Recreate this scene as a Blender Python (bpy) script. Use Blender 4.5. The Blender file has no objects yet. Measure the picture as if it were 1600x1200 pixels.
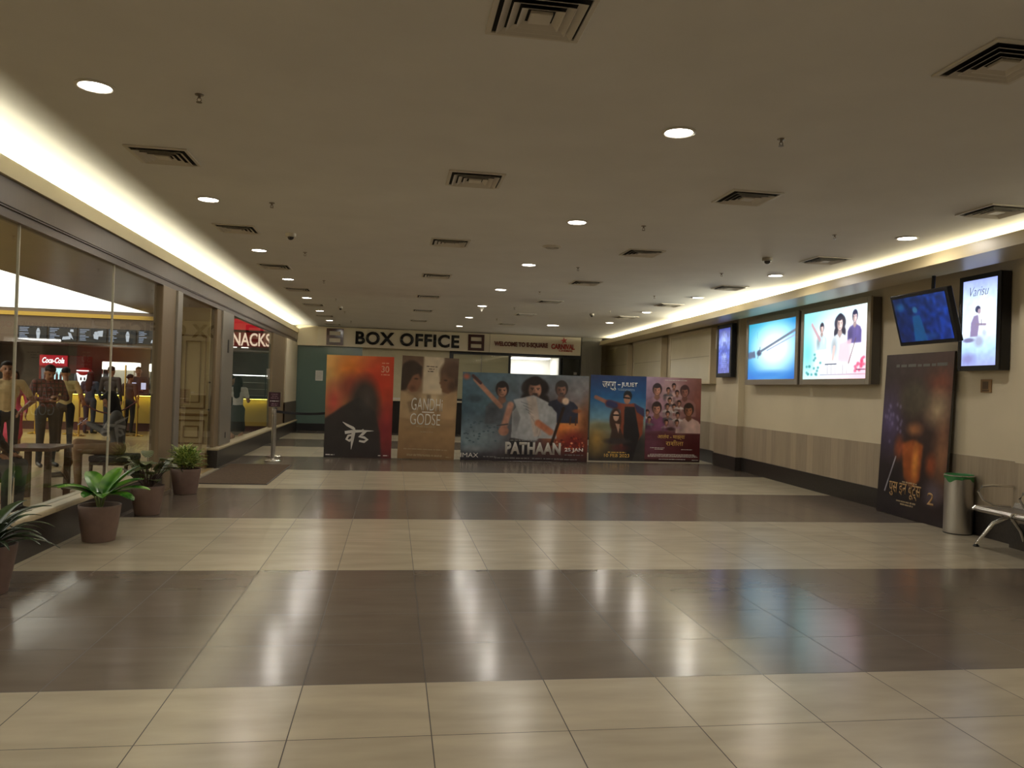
import bpy, bmesh, math, random
import numpy as np
from mathutils import Vector, Matrix
random.seed(7)
C = bpy.context.scene.collection
SC = bpy.context.scene
PI = math.pi

# ------------------------------------------------------------------ camera, world, exposure, big lights
CAMH = 1.4918
def make_camera():
    yaw, pitch, roll, f = 0.1504, 0.0052, 0.0327, 1222.27
    fwd = Vector((math.sin(yaw), math.cos(yaw), 0)); rt = Vector((math.cos(yaw), -math.sin(yaw), 0)); up = Vector((0, 0, 1))
    f2 = fwd*math.cos(pitch) + up*math.sin(pitch); u2 = up*math.cos(pitch) - fwd*math.sin(pitch)
    r3 = rt*math.cos(roll) + u2*math.sin(roll); u3 = u2*math.cos(roll) - rt*math.sin(roll)
    cam = bpy.data.cameras.new('camera'); cam.sensor_width = 36; cam.lens = f/1600*36; cam.clip_start = .05
    o = bpy.data.objects.new('camera', cam); C.objects.link(o)
    m = Matrix((r3, u3, -f2)).transposed().to_4x4(); m.translation = Vector((0, 0, CAMH))
    o.matrix_world = m
    SC.camera = o
make_camera()
wd = bpy.data.worlds.new('world'); SC.world = wd; wd.use_nodes = True
wd.node_tree.nodes['Background'].inputs[0].default_value = (.9, .8, .6, 1)
wd.node_tree.nodes['Background'].inputs[1].default_value = 0.02
vs = SC.view_settings
vs.view_transform = 'Standard'; vs.look = 'None'; vs.gamma = 1; vs.use_curve_mapping = False
vs.exposure = 0.0
try:
    SC.cycles.max_bounces = 10; SC.cycles.diffuse_bounces = 5; SC.cycles.transparent_max_bounces = 16
    SC.cycles.sample_clamp_indirect = 8.0
    SC.cycles.caustics_reflective = False; SC.cycles.caustics_refractive = False
except Exception:
    pass

def area_light(name, loc, rot, sx, sy, power, col, spread=180, shape='RECTANGLE', parent=None):
    l = bpy.data.lights.new(name, 'AREA'); l.shape = shape; l.size = sx
    if shape in ('RECTANGLE', 'ELLIPSE'): l.size_y = sy
    l.energy = power; l.color = col; l.spread = math.radians(spread)
    o = bpy.data.objects.new(name, l); C.objects.link(o); o.location = loc; o.rotation_euler = rot
    if parent: o.parent = parent
    return o
HC = 3.18                      # ceiling height
YF = 24.40                     # far wall
LED = (1.0, .93, .66)
LAMP = (1.0, .92, .80)
DOWN_W = 11.0                  # watts of one downlight
# LED strips on the ledges of the two ceiling coves
area_light('left_cove_light', (-3.24, 10.6, 2.985), (PI, math.radians(60), 0), .06, 26.8, 640, LED)
def WX(y): return 6.3 + .038*y          # right wall face
def BX(y): return 5.24 + .05*y          # right bulkhead front edge
def cove_right(y0, y1, p):
    ym = (y0+y1)/2
    a = math.atan(.05)
    area_light('right_cove_light', (BX(ym)+.30, ym, 3.082), (PI, math.radians(-40), -a), .05, y1-y0, p, LED)
cove_right(-3.0, 11.6, 42)
cove_right(11.6, 16.6, 190)
cove_right(16.6, 24.0, 40)

# ------------------------------------------------------------------ materials
def S(r, g, b):
    f = lambda c: (c/255/12.92) if c/255 <= .04045 else ((c/255+.055)/1.055)**2.4
    return (f(r), f(g), f(b))
_m = {}
def mat(name, col, rough=.5, metal=0.0, emit=None, es=0.0, noise=0.0, nscale=8.0, stretch=(1, 1, 1), bump=0.0, spec=.5, coat=0.0):
    if name in _m: return _m[name]
    m = bpy.data.materials.new(name); m.use_nodes = True; _m[name] = m
    nt = m.node_tree; b = nt.nodes['Principled BSDF']
    b.inputs['Base Color'].default_value = (*col, 1); b.inputs['Roughness'].default_value = rough
    b.inputs['Metallic'].default_value = metal; b.inputs['Specular IOR Level'].default_value = spec
    b.inputs['Coat Weight'].default_value = coat
    if emit: b.inputs['Emission Color'].default_value = (*emit, 1); b.inputs['Emission Strength'].default_value = es
    if noise or bump:
        tc = nt.nodes.new('ShaderNodeTexCoord'); mp = nt.nodes.new('ShaderNodeMapping'); nz = nt.nodes.new('ShaderNodeTexNoise')
        mp.inputs['Scale'].default_value = stretch; nz.inputs['Scale'].default_value = nscale; nz.inputs['Detail'].default_value = 4
        nt.links.new(tc.outputs['Object'], mp.inputs[0]); nt.links.new(mp.outputs[0], nz.inputs['Vector'])
        if noise:
            r = nt.nodes.new('ShaderNodeValToRGB')
            r.color_ramp.elements[0].position = .3; r.color_ramp.elements[1].position = .7
            r.color_ramp.elements[0].color = (*[c*(1-noise) for c in col], 1)
            r.color_ramp.elements[1].color = (*[min(1, c*(1+noise)) for c in col], 1)
            nt.links.new(nz.outputs['Fac'], r.inputs[0]); nt.links.new(r.outputs[0], b.inputs['Base Color'])
        if bump:
            bp = nt.nodes.new('ShaderNodeBump'); bp.inputs['Strength'].default_value = bump; bp.inputs['Distance'].default_value = .01
            nt.links.new(nz.outputs['Fac'], bp.inputs['Height']); nt.links.new(bp.outputs[0], b.inputs['Normal'])
    return m
def emis(name, col, s):
    return mat(name, (.02, .02, .02), .4, emit=col, es=s)
def printed(name, emit=0.0, rough=.35):
    """surface that shows the printed (or lit) colours stored on the mesh"""
    if name in _m: return _m[name]
    m = bpy.data.materials.new(name); m.use_nodes = True; _m[name] = m
    nt = m.node_tree; b = nt.nodes['Principled BSDF']; b.inputs['Roughness'].default_value = rough
    at = nt.nodes.new('ShaderNodeAttribute'); at.attribute_name = 'print'
    if emit:
        b.inputs['Base Color'].default_value = (.02, .02, .02, 1)
        nt.links.new(at.outputs['Color'], b.inputs['Emission Color']); b.inputs['Emission Strength'].default_value = emit
    else:
        nt.links.new(at.outputs['Color'], b.inputs['Base Color'])
    return m
def glassmat(name, tint=(.93, .95, .93), refl=1.0, ior=1.5):
    if name in _m: return _m[name]
    m = bpy.data.materials.new(name); m.use_nodes = True; _m[name] = m
    nt = m.node_tree; nt.nodes.remove(nt.nodes['Principled BSDF']); out = nt.nodes['Material Output']
    t = nt.nodes.new('ShaderNodeBsdfTransparent'); t.inputs[0].default_value = (*tint, 1)
    g = nt.nodes.new('ShaderNodeBsdfGlossy'); g.inputs['Roughness'].default_value = .0; g.inputs[0].default_value = (refl, refl, refl, 1)
    fr = nt.nodes.new('ShaderNodeFresnel'); fr.inputs['IOR'].default_value = ior
    mx = nt.nodes.new('ShaderNodeMixShader')
    ge = nt.nodes.new('ShaderNodeNewGeometry')
    nt.links.new(N(nt, 'MULTIPLY', fr.outputs[0], N(nt, 'SUBTRACT', 1, ge.outputs['Backfacing'])), mx.inputs[0]); nt.links.new(t.outputs[0], mx.inputs[1]); nt.links.new(g.outputs[0], mx.inputs[2])
    nt.links.new(mx.outputs[0], out.inputs[0])
    return m
def N(nt, op, a, b=None, c=None):
    n = nt.nodes.new('ShaderNodeMath'); n.operation = op
    for i, v in enumerate((a, b, c)):
        if v is None: continue
        if isinstance(v, (int, float)): n.inputs[i].default_value = v
        else: nt.links.new(v, n.inputs[i])
    return n.outputs[0]
def tilemat(name, light, dark, x0, y0, w, stripe, r_light, r_dark):
    """square tiles with grout lines; rows of four tiles alternate light and dark"""
    m = bpy.data.materials.new(name); m.use_nodes = True; nt = m.node_tree; b = nt.nodes['Principled BSDF']
    tc = nt.nodes.new('ShaderNodeTexCoord'); sp = nt.nodes.new('ShaderNodeSeparateXYZ'); nt.links.new(tc.outputs['Object'], sp.inputs[0])
    xs = N(nt, 'DIVIDE', N(nt, 'SUBTRACT', sp.outputs[0], x0), w); ys = N(nt, 'DIVIDE', N(nt, 'SUBTRACT', sp.outputs[1], y0), w)
    fx = N(nt, 'FRACT', xs); fy = N(nt, 'FRACT', ys)
    ex = N(nt, 'MINIMUM', fx, N(nt, 'SUBTRACT', 1, fx)); ey = N(nt, 'MINIMUM', fy, N(nt, 'SUBTRACT', 1, fy))
    gr = N(nt, 'LESS_THAN', N(nt, 'MINIMUM', ex, ey), .0042)
    par = N(nt, 'LESS_THAN', N(nt, 'FRACT', N(nt, 'DIVIDE', ys, 2*stripe)), .5)       # 1 = dark stripe
    wn = nt.nodes.new('ShaderNodeTexWhiteNoise'); wn.noise_dimensions = '2D'
    cb = nt.nodes.new('ShaderNodeCombineXYZ'); nt.links.new(N(nt, 'FLOOR', xs), cb.inputs[0]); nt.links.new(N(nt, 'FLOOR', ys), cb.inputs[1])
    nt.links.new(cb.outputs[0], wn.inputs['Vector'])
    nz = nt.nodes.new('ShaderNodeTexNoise'); nz.inputs['Scale'].default_value = 3.0; nz.inputs['Detail'].default_value = 3
    mp = nt.nodes.new('ShaderNodeMapping'); mp.inputs['Scale'].default_value = (.6, 2.2, 1)
    nt.links.new(tc.outputs['Object'], mp.inputs[0]); nt.links.new(mp.outputs[0], nz.inputs['Vector'])
    var = N(nt, 'ADD', N(nt, 'MULTIPLY', wn.outputs['Value'], .12), N(nt, 'MULTIPLY', nz.outputs['Fac'], .5))
    var = N(nt, 'ADD', var, .69)
    mix = nt.nodes.new('ShaderNodeMix'); mix.data_type = 'RGBA'
    mix.inputs['A'].default_value = (*light, 1); mix.inputs['B'].default_value = (*dark, 1); nt.links.new(par, mix.inputs['Factor'])
    sc = nt.nodes.new('ShaderNodeVectorMath'); sc.operation = 'SCALE'; nt.links.new(mix.outputs['Result'], sc.inputs[0]); nt.links.new(var, sc.inputs['Scale'])
    m2 = nt.nodes.new('ShaderNodeMix'); m2.data_type = 'RGBA'; nt.links.new(gr, m2.inputs['Factor'])
    nt.links.new(sc.outputs[0], m2.inputs['A']); m2.inputs['B'].default_value = (*[c*.35+.01 for c in dark], 1)
    nt.links.new(m2.outputs['Result'], b.inputs['Base Color'])
    rr = N(nt, 'ADD', N(nt, 'MULTIPLY', par, r_dark-r_light), r_light)
    rr = N(nt, 'ADD', rr, N(nt, 'MULTIPLY', gr, .4))
    nt.links.new(rr, b.inputs['Roughness'])
    bp = nt.nodes.new('ShaderNodeBump'); bp.inputs['Strength'].default_value = .25; bp.inputs['Distance'].default_value = .004
    nt.links.new(N(nt, 'SUBTRACT', 1, gr), bp.inputs['Height'])
    tl = nt.nodes.new('ShaderNodeVectorMath'); tl.operation = 'MULTIPLY_ADD'; nt.links.new(wn.outputs['Color'], tl.inputs[0])      # tiles never lie quite level
    tl.inputs[1].default_value = (.010, .014, 0); tl.inputs[2].default_value = (-.005, -.007, 0)
    ad = nt.nodes.new('ShaderNodeVectorMath'); nt.links.new(bp.outputs[0], ad.inputs[0]); nt.links.new(tl.outputs[0], ad.inputs[1])
    nm = nt.nodes.new('ShaderNodeVectorMath'); nm.operation = 'NORMALIZE'; nt.links.new(ad.outputs[0], nm.inputs[0]); nt.links.new(nm.outputs[0], b.inputs['Normal'])
    return m
def plankmat(name, col, axis, width, var=.22, rough=.45):
    """wood laminate in planks; grain runs along z, planks are counted along `axis` (0=x, 1=y)"""
    if name in _m: return _m[name]
    m = bpy.data.materials.new(name); m.use_nodes = True; _m[name] = m; nt = m.node_tree; b = nt.nodes['Principled BSDF']
    tc = nt.nodes.new('ShaderNodeTexCoord'); sp = nt.nodes.new('ShaderNodeSeparateXYZ'); nt.links.new(tc.outputs['Object'], sp.inputs[0])
    q = N(nt, 'DIVIDE', sp.outputs[axis], width); fl = N(nt, 'FLOOR', q)
    wn = nt.nodes.new('ShaderNodeTexWhiteNoise'); wn.noise_dimensions = '1D'; nt.links.new(fl, wn.inputs['W'])
    mp = nt.nodes.new('ShaderNodeMapping'); mp.inputs['Scale'].default_value = (30, 30, 1.6); nt.links.new(tc.outputs['Object'], mp.inputs[0])
    nz = nt.nodes.new('ShaderNodeTexNoise'); nz.inputs['Scale'].default_value = 1.5; nz.inputs['Detail'].default_value = 5
    nt.links.new(mp.outputs[0], nz.inputs['Vector'])
    v = N(nt, 'ADD', N(nt, 'MULTIPLY', wn.outputs['Value'], var), N(nt, 'MULTIPLY', nz.outputs['Fac'], var*1.6))
    v = N(nt, 'ADD', v, 1-var*1.3)
    sc = nt.nodes.new('ShaderNodeVectorMath'); sc.operation = 'SCALE'; sc.inputs[0].default_value = col; nt.links.new(v, sc.inputs['Scale'])
    nt.links.new(sc.outputs[0], b.inputs['Base Color']); b.inputs['Roughness'].default_value = rough
    return m

# ------------------------------------------------------------------ mesh helpers
class MB:
    def __init__(s): s.bm = bmesh.new()
    def box(s, x0, x1, y0, y1, z0, z1, M=None):
        vs = [Vector((x, y, z)) for x in (x0, x1) for y in (y0, y1) for z in (z0, z1)]
        if M: vs = [M @ v for v in vs]
        v = [s.bm.verts.new(p) for p in vs]
        for f in ((0, 1, 3, 2), (4, 6, 7, 5), (0, 4, 5, 1), (2, 3, 7, 6), (0, 2, 6, 4), (1, 5, 7, 3)): s.bm.faces.new([v[i] for i in f])
        return s
    def hexa(s, q):             # 8 points: bottom quad then top quad
        v = [s.bm.verts.new(p) for p in q]
        for f in ((3, 2, 1, 0), (4, 5, 6, 7), (0, 1, 5, 4), (1, 2, 6, 5), (2, 3, 7, 6), (3, 0, 4, 7)): s.bm.faces.new([v[i] for i in f])
        return s
    def ring(s, c, u, w, r, n): return [s.bm.verts.new(c + u*(r*math.cos(2*PI*i/n)) + w*(r*math.sin(2*PI*i/n))) for i in range(n)]
    def tube(s, pts, r, n=10, cap=True):
        pts = [Vector(p) for p in pts]; rs = r if isinstance(r, (list, tuple)) else [r]*len(pts)
        prev = None; ref = None
        for i, p in enumerate(pts):
            d = (pts[min(i+1, len(pts)-1)] - pts[max(i-1, 0)]).normalized()
            if ref is None:
                ref = Vector((0, 0, 1)) if abs(d.z) < .9 else Vector((1, 0, 0))
            u = d.cross(ref); 
            if u.length < 1e-4: u = d.orthogonal()
            u.normalize(); w = d.cross(u).normalized(); ref = w.cross(d)*1.0 if False else ref
            rg = s.ring(p, u, w, rs[i], n)
            if prev:
                for k in range(n): s.bm.faces.new((prev[k], prev[(k+1) % n], rg[(k+1) % n], rg[k]))
            elif cap: s.bm.faces.new(rg[::-1])
            prev = rg
        if cap: s.bm.faces.new(prev)
        return s
    def lathe(s, prof, c=(0, 0, 0), n=24, close=True, M=None):
        prev = None; c = Vector(c)
        for r, z in prof:
            rg = []
            for i in range(n):
                p = c + Vector((r*math.cos(2*PI*i/n), r*math.sin(2*PI*i/n), z))
                rg.append(s.bm.verts.new(M @ p if M else p))
            if prev:
                for k in range(n): s.bm.faces.new((prev[k], prev[(k+1) % n], rg[(k+1) % n], rg[k]))
            elif close: s.bm.faces.new(rg[::-1])
            prev = rg
        if close: s.bm.faces.new(prev)
        return s
    def prism(s, poly, y0, y1):        # polygon in x,z ; extruded along y
        a = [s.bm.verts.new((x, y0, z)) for x, z in poly]; b = [s.bm.verts.new((x, y1, z)) for x, z in poly]
        n = len(poly)
        s.bm.faces.new(a); s.bm.faces.new(b[::-1])
        for i in range(n): s.bm.faces.new((a[i], b[i], b[(i+1) % n], a[(i+1) % n]))
        return s
    def sphere(s, c, r, n=12, sc=(1, 1, 1)):
        prof = [(max(1e-4, math.sin(PI*i/n)), -math.cos(PI*i/n)) for i in range(n+1)]
        M = Matrix.Translation(Vector(c)) @ Matrix.Diagonal((r*sc[0], r*sc[1], r*sc[2], 1))
        return s.lathe(prof, n=n+4, M=M)
    def frame(s, x0, x1, z0, z1, t, y0, y1, tb=None):   # picture frame in the x-z plane
        tb = tb or t
        s.box(x0, x0+t, y0, y1, z0, z1); s.box(x1-t, x1, y0, y1, z0, z1)
        s.box(x0+t, x1-t, y0, y1, z0, z0+tb); s.box(x0+t, x1-t, y0, y1, z1-tb, z1); return s
    def build(s, name, m, parent=None, world=False, smooth=False, bevel=0.0, mats=None):
        bmesh.ops.recalc_face_normals(s.bm, faces=s.bm.faces)
        if world and parent:
            bmesh.ops.transform(s.bm, matrix=Matrix.Translation(-parent.location), verts=s.bm.verts)
        me = bpy.data.meshes.new(name); s.bm.to_mesh(me); s.bm.free()
        for x in (mats or [m]): me.materials.append(x)
        if smooth:
            me.shade_smooth() if hasattr(me, 'shade_smooth') else None
            try: me.set_sharp_from_angle(angle=math.radians(40))
            except Exception: pass
        o = bpy.data.objects.new(name, me); C.objects.link(o)
        if parent: o.parent = parent
        if bevel:
            b = o.modifiers.new('bevel', 'BEVEL'); b.width = bevel; b.segments = 2; b.limit_method = 'ANGLE'
        return o
def tag(o, label=None, cat=None, group=None, kind=None):
    if label: o['label'] = label
    if cat: o['category'] = cat
    if group: o['group'] = group
    if kind: o['kind'] = kind
    return o
def thing(name, label, cat, loc=(0, 0, 0), rz=0.0, group=None):
    o = bpy.data.objects.new(name, None); C.objects.link(o); o.empty_display_size = .1
    o.location = loc; o.rotation_euler = (0, 0, rz)
    return tag(o, label, cat, group)
def struct(o, label=None): return tag(o, label, kind='structure')
def copy_tree(o, parent=None):
    c = o.copy(); C.objects.link(c)
    if parent: c.parent = parent
    for ch in list(o.children): copy_tree(ch, c)
    return c
def origin(o, loc):
    """moves a single-mesh object's origin to loc without moving its shape"""
    o.data.transform(Matrix.Translation(-Vector(loc))); o.location = loc; return o
def text_mesh(body, w=None, h=None, bold=0.0, shear=0.0, extrude=.002, spacing=1.0):
    cu = bpy.data.curves.new('t', 'FONT'); cu.body = body; cu.size = 1; cu.offset = bold; cu.shear = shear
    cu.extrude = 0.0; cu.resolution_u = 4; cu.space_character = spacing; cu.align_x = 'CENTER'
    o = bpy.data.objects.new('t', cu); C.objects.link(o)
    dg = bpy.context.evaluated_depsgraph_get()
    me = bpy.data.meshes.new_from_object(o.evaluated_get(dg)); bpy.data.objects.remove(o); bpy.data.curves.remove(cu)
    n = len(me.vertices)
    if n == 0: return me
    co = np.empty(n*3, np.float32); me.vertices.foreach_get('co', co); co = co.reshape(-1, 3)
    mn, mx = co.min(0), co.max(0); sx = sz = 1.0
    if w: sx = w/(mx[0]-mn[0])
    if h: sz = h/(mx[1]-mn[1])
    if not h: sz = sx
    if not w: sx = sz
    out = np.zeros_like(co); out[:, 0] = (co[:, 0]-(mn[0]+mx[0])/2)*sx; out[:, 2] = (co[:, 1]-(mn[1]+mx[1])/2)*sz
    me.vertices.foreach_set('co', out.ravel()); me.update()
    bm = bmesh.new(); bm.from_mesh(me)
    r = bmesh.ops.extrude_face_region(bm, geom=list(bm.faces))
    bmesh.ops.translate(bm, vec=(0, -extrude, 0), verts=[g for g in r['geom'] if isinstance(g, bmesh.types.BMVert)])
    bmesh.ops.recalc_face_normals(bm, faces=bm.faces); bm.to_mesh(me); bm.free()
    return me
def text(name, body, m, loc, parent, w=None, h=None, **k):
    me = text_mesh(body, w, h, **k); me.materials.append(m)
    o = bpy.data.objects.new(name, me); C.objects.link(o); o.location = loc
    if parent: o.parent = parent
    return o
def stroke_mesh(strokes, ext=.003):
    """brush strokes: lists of (x, z, halfwidth)"""
    b = MB()
    for st in strokes:
        L, R = [], []
        for i, (x, z, hw) in enumerate(st):
            x0, z0, _ = st[max(0, i-1)]; x1, z1, _ = st[min(len(st)-1, i+1)]
            dx, dz = x1-x0, z1-z0; l = math.hypot(dx, dz) or 1
            L.append((x-dz/l*hw, z+dx/l*hw)); R.append((x+dz/l*hw, z-dx/l*hw))
        for i in range(len(st)-1):
            b.prism([L[i], L[i+1], R[i+1], R[i]], 0, -ext)
    return b
def scribble(name, m, lines, parent, y, seed=1, hgt=.012):
    """rows of small print too small to read: (x0, x1, z) rows of short dashes"""
    rnd = random.Random(seed); b = MB()
    for x0, x1, z in lines:
        x = x0
        while x < x1:
            w = min(rnd.uniform(1.2, 4.5)*hgt, x1-x)
            b.box(x, x+w, y-.0012, y, z-hgt/2, z+hgt/2*rnd.uniform(.5, 1)); x += w + hgt*rnd.uniform(.5, .9)
    return b.build(name, m, parent)

# ------------------------------------------------------------------ printed pictures (colours per vertex of a fine grid)
class Art:
    def __init__(s, w, h, n=190):
        s.w, s.h = w, h; s.ny = max(40, int(n*h/max(w, h))); s.nx = max(40, int(n*w/max(w, h)))
        s.U, s.V = np.meshgrid(np.linspace(0, 1, s.nx), np.linspace(0, 1, s.ny)); s.c = np.zeros((s.ny, s.nx, 3)); s.asp = w/h
        s.rng = np.random.RandomState(int(w*1000+h*77) % 9999)
    @staticmethod
    def col(c): return np.array(c, float)/255
    def bil(s, a, b, c, d):
        a, b, c, d = map(s.col, (a, b, c, d)); u = s.U[..., None]; v = s.V[..., None]
        s.c = (a*(1-u)+b*u)*(1-v) + (c*(1-u)+d*u)*v; return s
    def grad(s, stops):
        vs_ = [t for t, _ in stops]; cs = np.array([s.col(c) for _, c in stops])
        for k in range(3): s.c[..., k] = np.interp(s.V, vs_, cs[:, k])
        return s
    def put(s, mask, col, a=1.0):
        m = (np.clip(mask, 0, 1)*a)[..., None]; s.c = s.c*(1-m) + s.col(col)*m; return s
    def blob(s, cx, cy, rx, ry, col, a=1.0, soft=.25, rot=0.0):
        x = (s.U-cx)*s.asp; y = s.V-cy; cr, sr = math.cos(rot), math.sin(rot)
        X = (x*cr+y*sr)/(rx*s.asp); Y = (-x*sr+y*cr)/ry
        return s.put((1-np.sqrt(X*X+Y*Y))/max(soft, 1e-3)+.5*(soft < .2), col, a)
    def poly(s, pts, col, a=1.0, soft=0):
        ins = np.zeros(s.U.shape, bool); n = len(pts)
        for i in range(n):
            x0, y0 = pts[i]; x1, y1 = pts[(i+1) % n]
            if y0 == y1: continue
            t = (s.V >= min(y0, y1)) & (s.V < max(y0, y1)); xi = x0+(s.V-y0)*(x1-x0)/(y1-y0); ins ^= t & (s.U < xi)
        m = ins.astype(float)
        for _ in range(1+soft):
            p = np.pad(m, 1, mode='edge'); m = (p[1:-1, 1:-1]*2+p[:-2, 1:-1]+p[2:, 1:-1]+p[1:-1, :-2]+p[1:-1, 2:])/6
        return s.put(m, col, a)
    def gain(s, k): s.c = np.clip(s.c*k, 0, 250/255); return s
    def line(s, x0, y0, x1, y1, w, col, a=1.0):
        ax, ay, bx, by = x0*s.asp, y0, x1*s.asp, y1; px, py = s.U*s.asp, s.V; dx, dy = bx-ax, by-ay
        t = np.clip(((px-ax)*dx+(py-ay)*dy)/(dx*dx+dy*dy+1e-9), 0, 1); d = np.hypot(px-ax-t*dx, py-ay-t*dy)
        return s.put((w-d)/(w*.5), col, a)
    def grain(s, amp=.04, k=6):
        n = s.rng.rand(s.ny//k+2, s.nx//k+2); yi = np.linspace(0, n.shape[0]-1.01, s.ny); xi = np.linspace(0, n.shape[1]-1.01, s.nx)
        y0 = yi.astype(int); x0 = xi.astype(int); fy = (yi-y0)[:, None]; fx = (xi-x0)[None]
        v = n[y0][:, x0]*(1-fy)*(1-fx)+n[y0+1][:, x0]*fy*(1-fx)+n[y0][:, x0+1]*(1-fy)*fx+n[y0+1][:, x0+1]*fy*fx
        s.c = s.c*(1+(v[..., None]-.5)*2*amp); return s
    def bust(s, cx, cy, r, skin, hair, cloth, long=False, wid=2.2, tall=2.6, beard=False, side=1):
        """a plain, anonymous head and shoulders: cx, cy is the middle of the head; lit from one side"""
        ra = r/s.asp; dk = lambda c, k: tuple(min(255, v*k) for v in c)
        if long:
            for k in range(14):
                an = PI*(-.1+1.2*k/13); s.blob(cx+ra*1.0*math.cos(an), cy+.25*r-r*.75*math.sin(an)+(r*.9 if math.sin(an) < .25 else 0), ra*.55, r*.75, dk(hair, .8+.5*(k % 3)/2), .9, .4)
            s.blob(cx, cy+.3*r, ra*1.15, r*1.6, hair, 1, .25)
        s.poly([(cx-ra*wid, cy+r*(tall+2)), (cx-ra*wid*.98, cy+r*2.4), (cx-ra*wid*.75, cy+r*1.8), (cx-ra*.5, cy+r*1.35), (cx+ra*.5, cy+r*1.35), (cx+ra*wid*.75, cy+r*1.8), (cx+ra*wid*.98, cy+r*2.4), (cx+ra*wid, cy+r*(tall+2))], cloth, 1, 1)
        s.blob(cx-side*ra*wid*.6, cy+r*3.0, ra*wid*.5, r*1.8, dk(cloth, .6), .6, .8); s.blob(cx+side*ra*wid*.4, cy+r*2.6, ra*wid*.3, r*1.2, dk(cloth, 1.25), .4, .9)
        s.poly([(cx-ra*.42, cy+r*.8), (cx+ra*.42, cy+r*.8), (cx+ra*.55, cy+r*1.5), (cx, cy+r*2.0), (cx-ra*.55, cy+r*1.5)], dk(skin, .72), 1, 1)
        s.blob(cx, cy-.10*r, ra*.90, r*1.10, hair, 1, .15)
        s.blob(cx, cy+.16*r, ra*.70, r*.92, skin, 1, .2); s.blob(cx-side*ra*.42, cy+.2*r, ra*.42, r*.8, dk(skin, .58), .75, .7); s.blob(cx+side*ra*.25, cy+.05*r, ra*.3, r*.4, dk(skin, 1.2), .5, .9)
        s.blob(cx-side*ra*.1, cy-.62*r, ra*.75, r*.42, hair, 1, .3)
        for q in (-1, 1):
            s.line(cx+q*ra*.30-ra*.14, cy+.0*r, cx+q*ra*.30+ra*.14, cy-.01*r, r*.06, dk(hair, 1.1), .8); s.blob(cx+q*ra*.29, cy+.13*r, ra*.13, r*.075, (34, 26, 26), .85, .5)
        s.line(cx-side*ra*.03, cy+.15*r, cx-side*ra*.07, cy+.42*r, r*.05, dk(skin, .62), .7); s.line(cx-ra*.2, cy+.66*r, cx+ra*.2, cy+.66*r, r*.055, dk(skin, .5), .85)
        if beard: s.blob(cx, cy+.78*r, ra*.55, r*.38, dk(hair, 1.1), .75, .6); s.line(cx-ra*.2, cy+.54*r, cx+ra*.2, cy+.54*r, r*.06, hair, .7)
        return s
    def mesh(s, name, y, parent, m):
        lin = np.where(s.c <= .04045, s.c/12.92, ((np.clip(s.c, 0, None)+.055)/1.055)**2.4)
        ny, nx = s.ny, s.nx
        co = np.zeros((ny*nx, 3), np.float32); co[:, 0] = ((s.U-.5)*s.w).ravel(); co[:, 2] = ((.5-s.V)*s.h).ravel(); co[:, 1] = y
        idx = np.arange(ny*nx).reshape(ny, nx); f = np.stack([idx[:-1, :-1], idx[1:, :-1], idx[1:, 1:], idx[:-1, 1:]], -1).reshape(-1, 4)
        me = bpy.data.meshes.new(name); me.from_pydata(co.tolist(), [], f.tolist())
        at = me.color_attributes.new('print', 'FLOAT_COLOR', 'POINT')
        buf = np.ones((ny*nx, 4), np.float32); buf[:, :3] = lin.reshape(-1, 3); at.data.foreach_set('color', buf.ravel())
        me.materials.append(m); o = bpy.data.objects.new(name, me); C.objects.link(o)
        if parent: o.parent = parent
        return o

# ------------------------------------------------------------------ shared materials
M_ceil = mat('ceiling_paint', S(228, 227, 226), .75, noise=.03, nscale=2)
M_cream = mat('cream_paint', S(210, 199, 174), .6, noise=.04, nscale=1.5)
M_white = mat('white_laminate', S(206, 196, 172), .4)
M_beigewall = mat('beige_wall_paint', S(188, 180, 152), .6, noise=.04)
M_kerb = mat('dark_granite', S(46, 42, 40), .3, noise=.3, nscale=40)
M_sill = mat('light_stone', S(190, 176, 146), .35, noise=.08, nscale=20)
M_lintel = plankmat('dark_brown_laminate', S(88, 74, 64), 1, .9, .15, .4)
M_frame = plankmat('taupe_frame_laminate', S(132, 114, 90), 0, .3, .15, .45)
M_greypanel = mat('grey_metal_panel', S(150, 144, 134), .4, metal=.4)
M_black = mat('black_plastic', S(22, 22, 24), .4)
M_ventshade = mat('vent_opening_shade', S(20, 19, 18), .8)  # near-black colour stands in for the shade inside the ceiling vents
M_chrome = mat('polished_steel', (.75, .74, .72), .12, metal=1)
M_steel = mat('brushed_steel', (.55, .53, .5), .32, metal=1, noise=.08, nscale=6, stretch=(40, 40, 1))
M_brass = mat('brass', (.62, .42, .12), .22, metal=1)
M_glass = glassmat('window_glass')
M_paper = mat('paper', S(205, 203, 198), .6)
M_textwhite = mat('white_print', S(225, 222, 215), .5)
M_goldink = mat('gold_print', S(205, 165, 85), .4)

# ================================================================== SETTING
floor_m = tilemat('corridor_tiles', S(182, 171, 150), S(112, 101, 91), -1.5897, 3.9496, .6, 4, .24, .185)
struct(MB().box(-2.9, 8.2, -6.5, 26.6, -.1, 0).build('floor', floor_m))
struct(MB().box(-3.06, 8.2, -6.5, 26.6, HC, HC+.1).build('ceiling', M_ceil))
struct(MB().box(-3.5, 8.2, -6.6, -6.5, 0, HC).build('wall_rear', M_cream))

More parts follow.
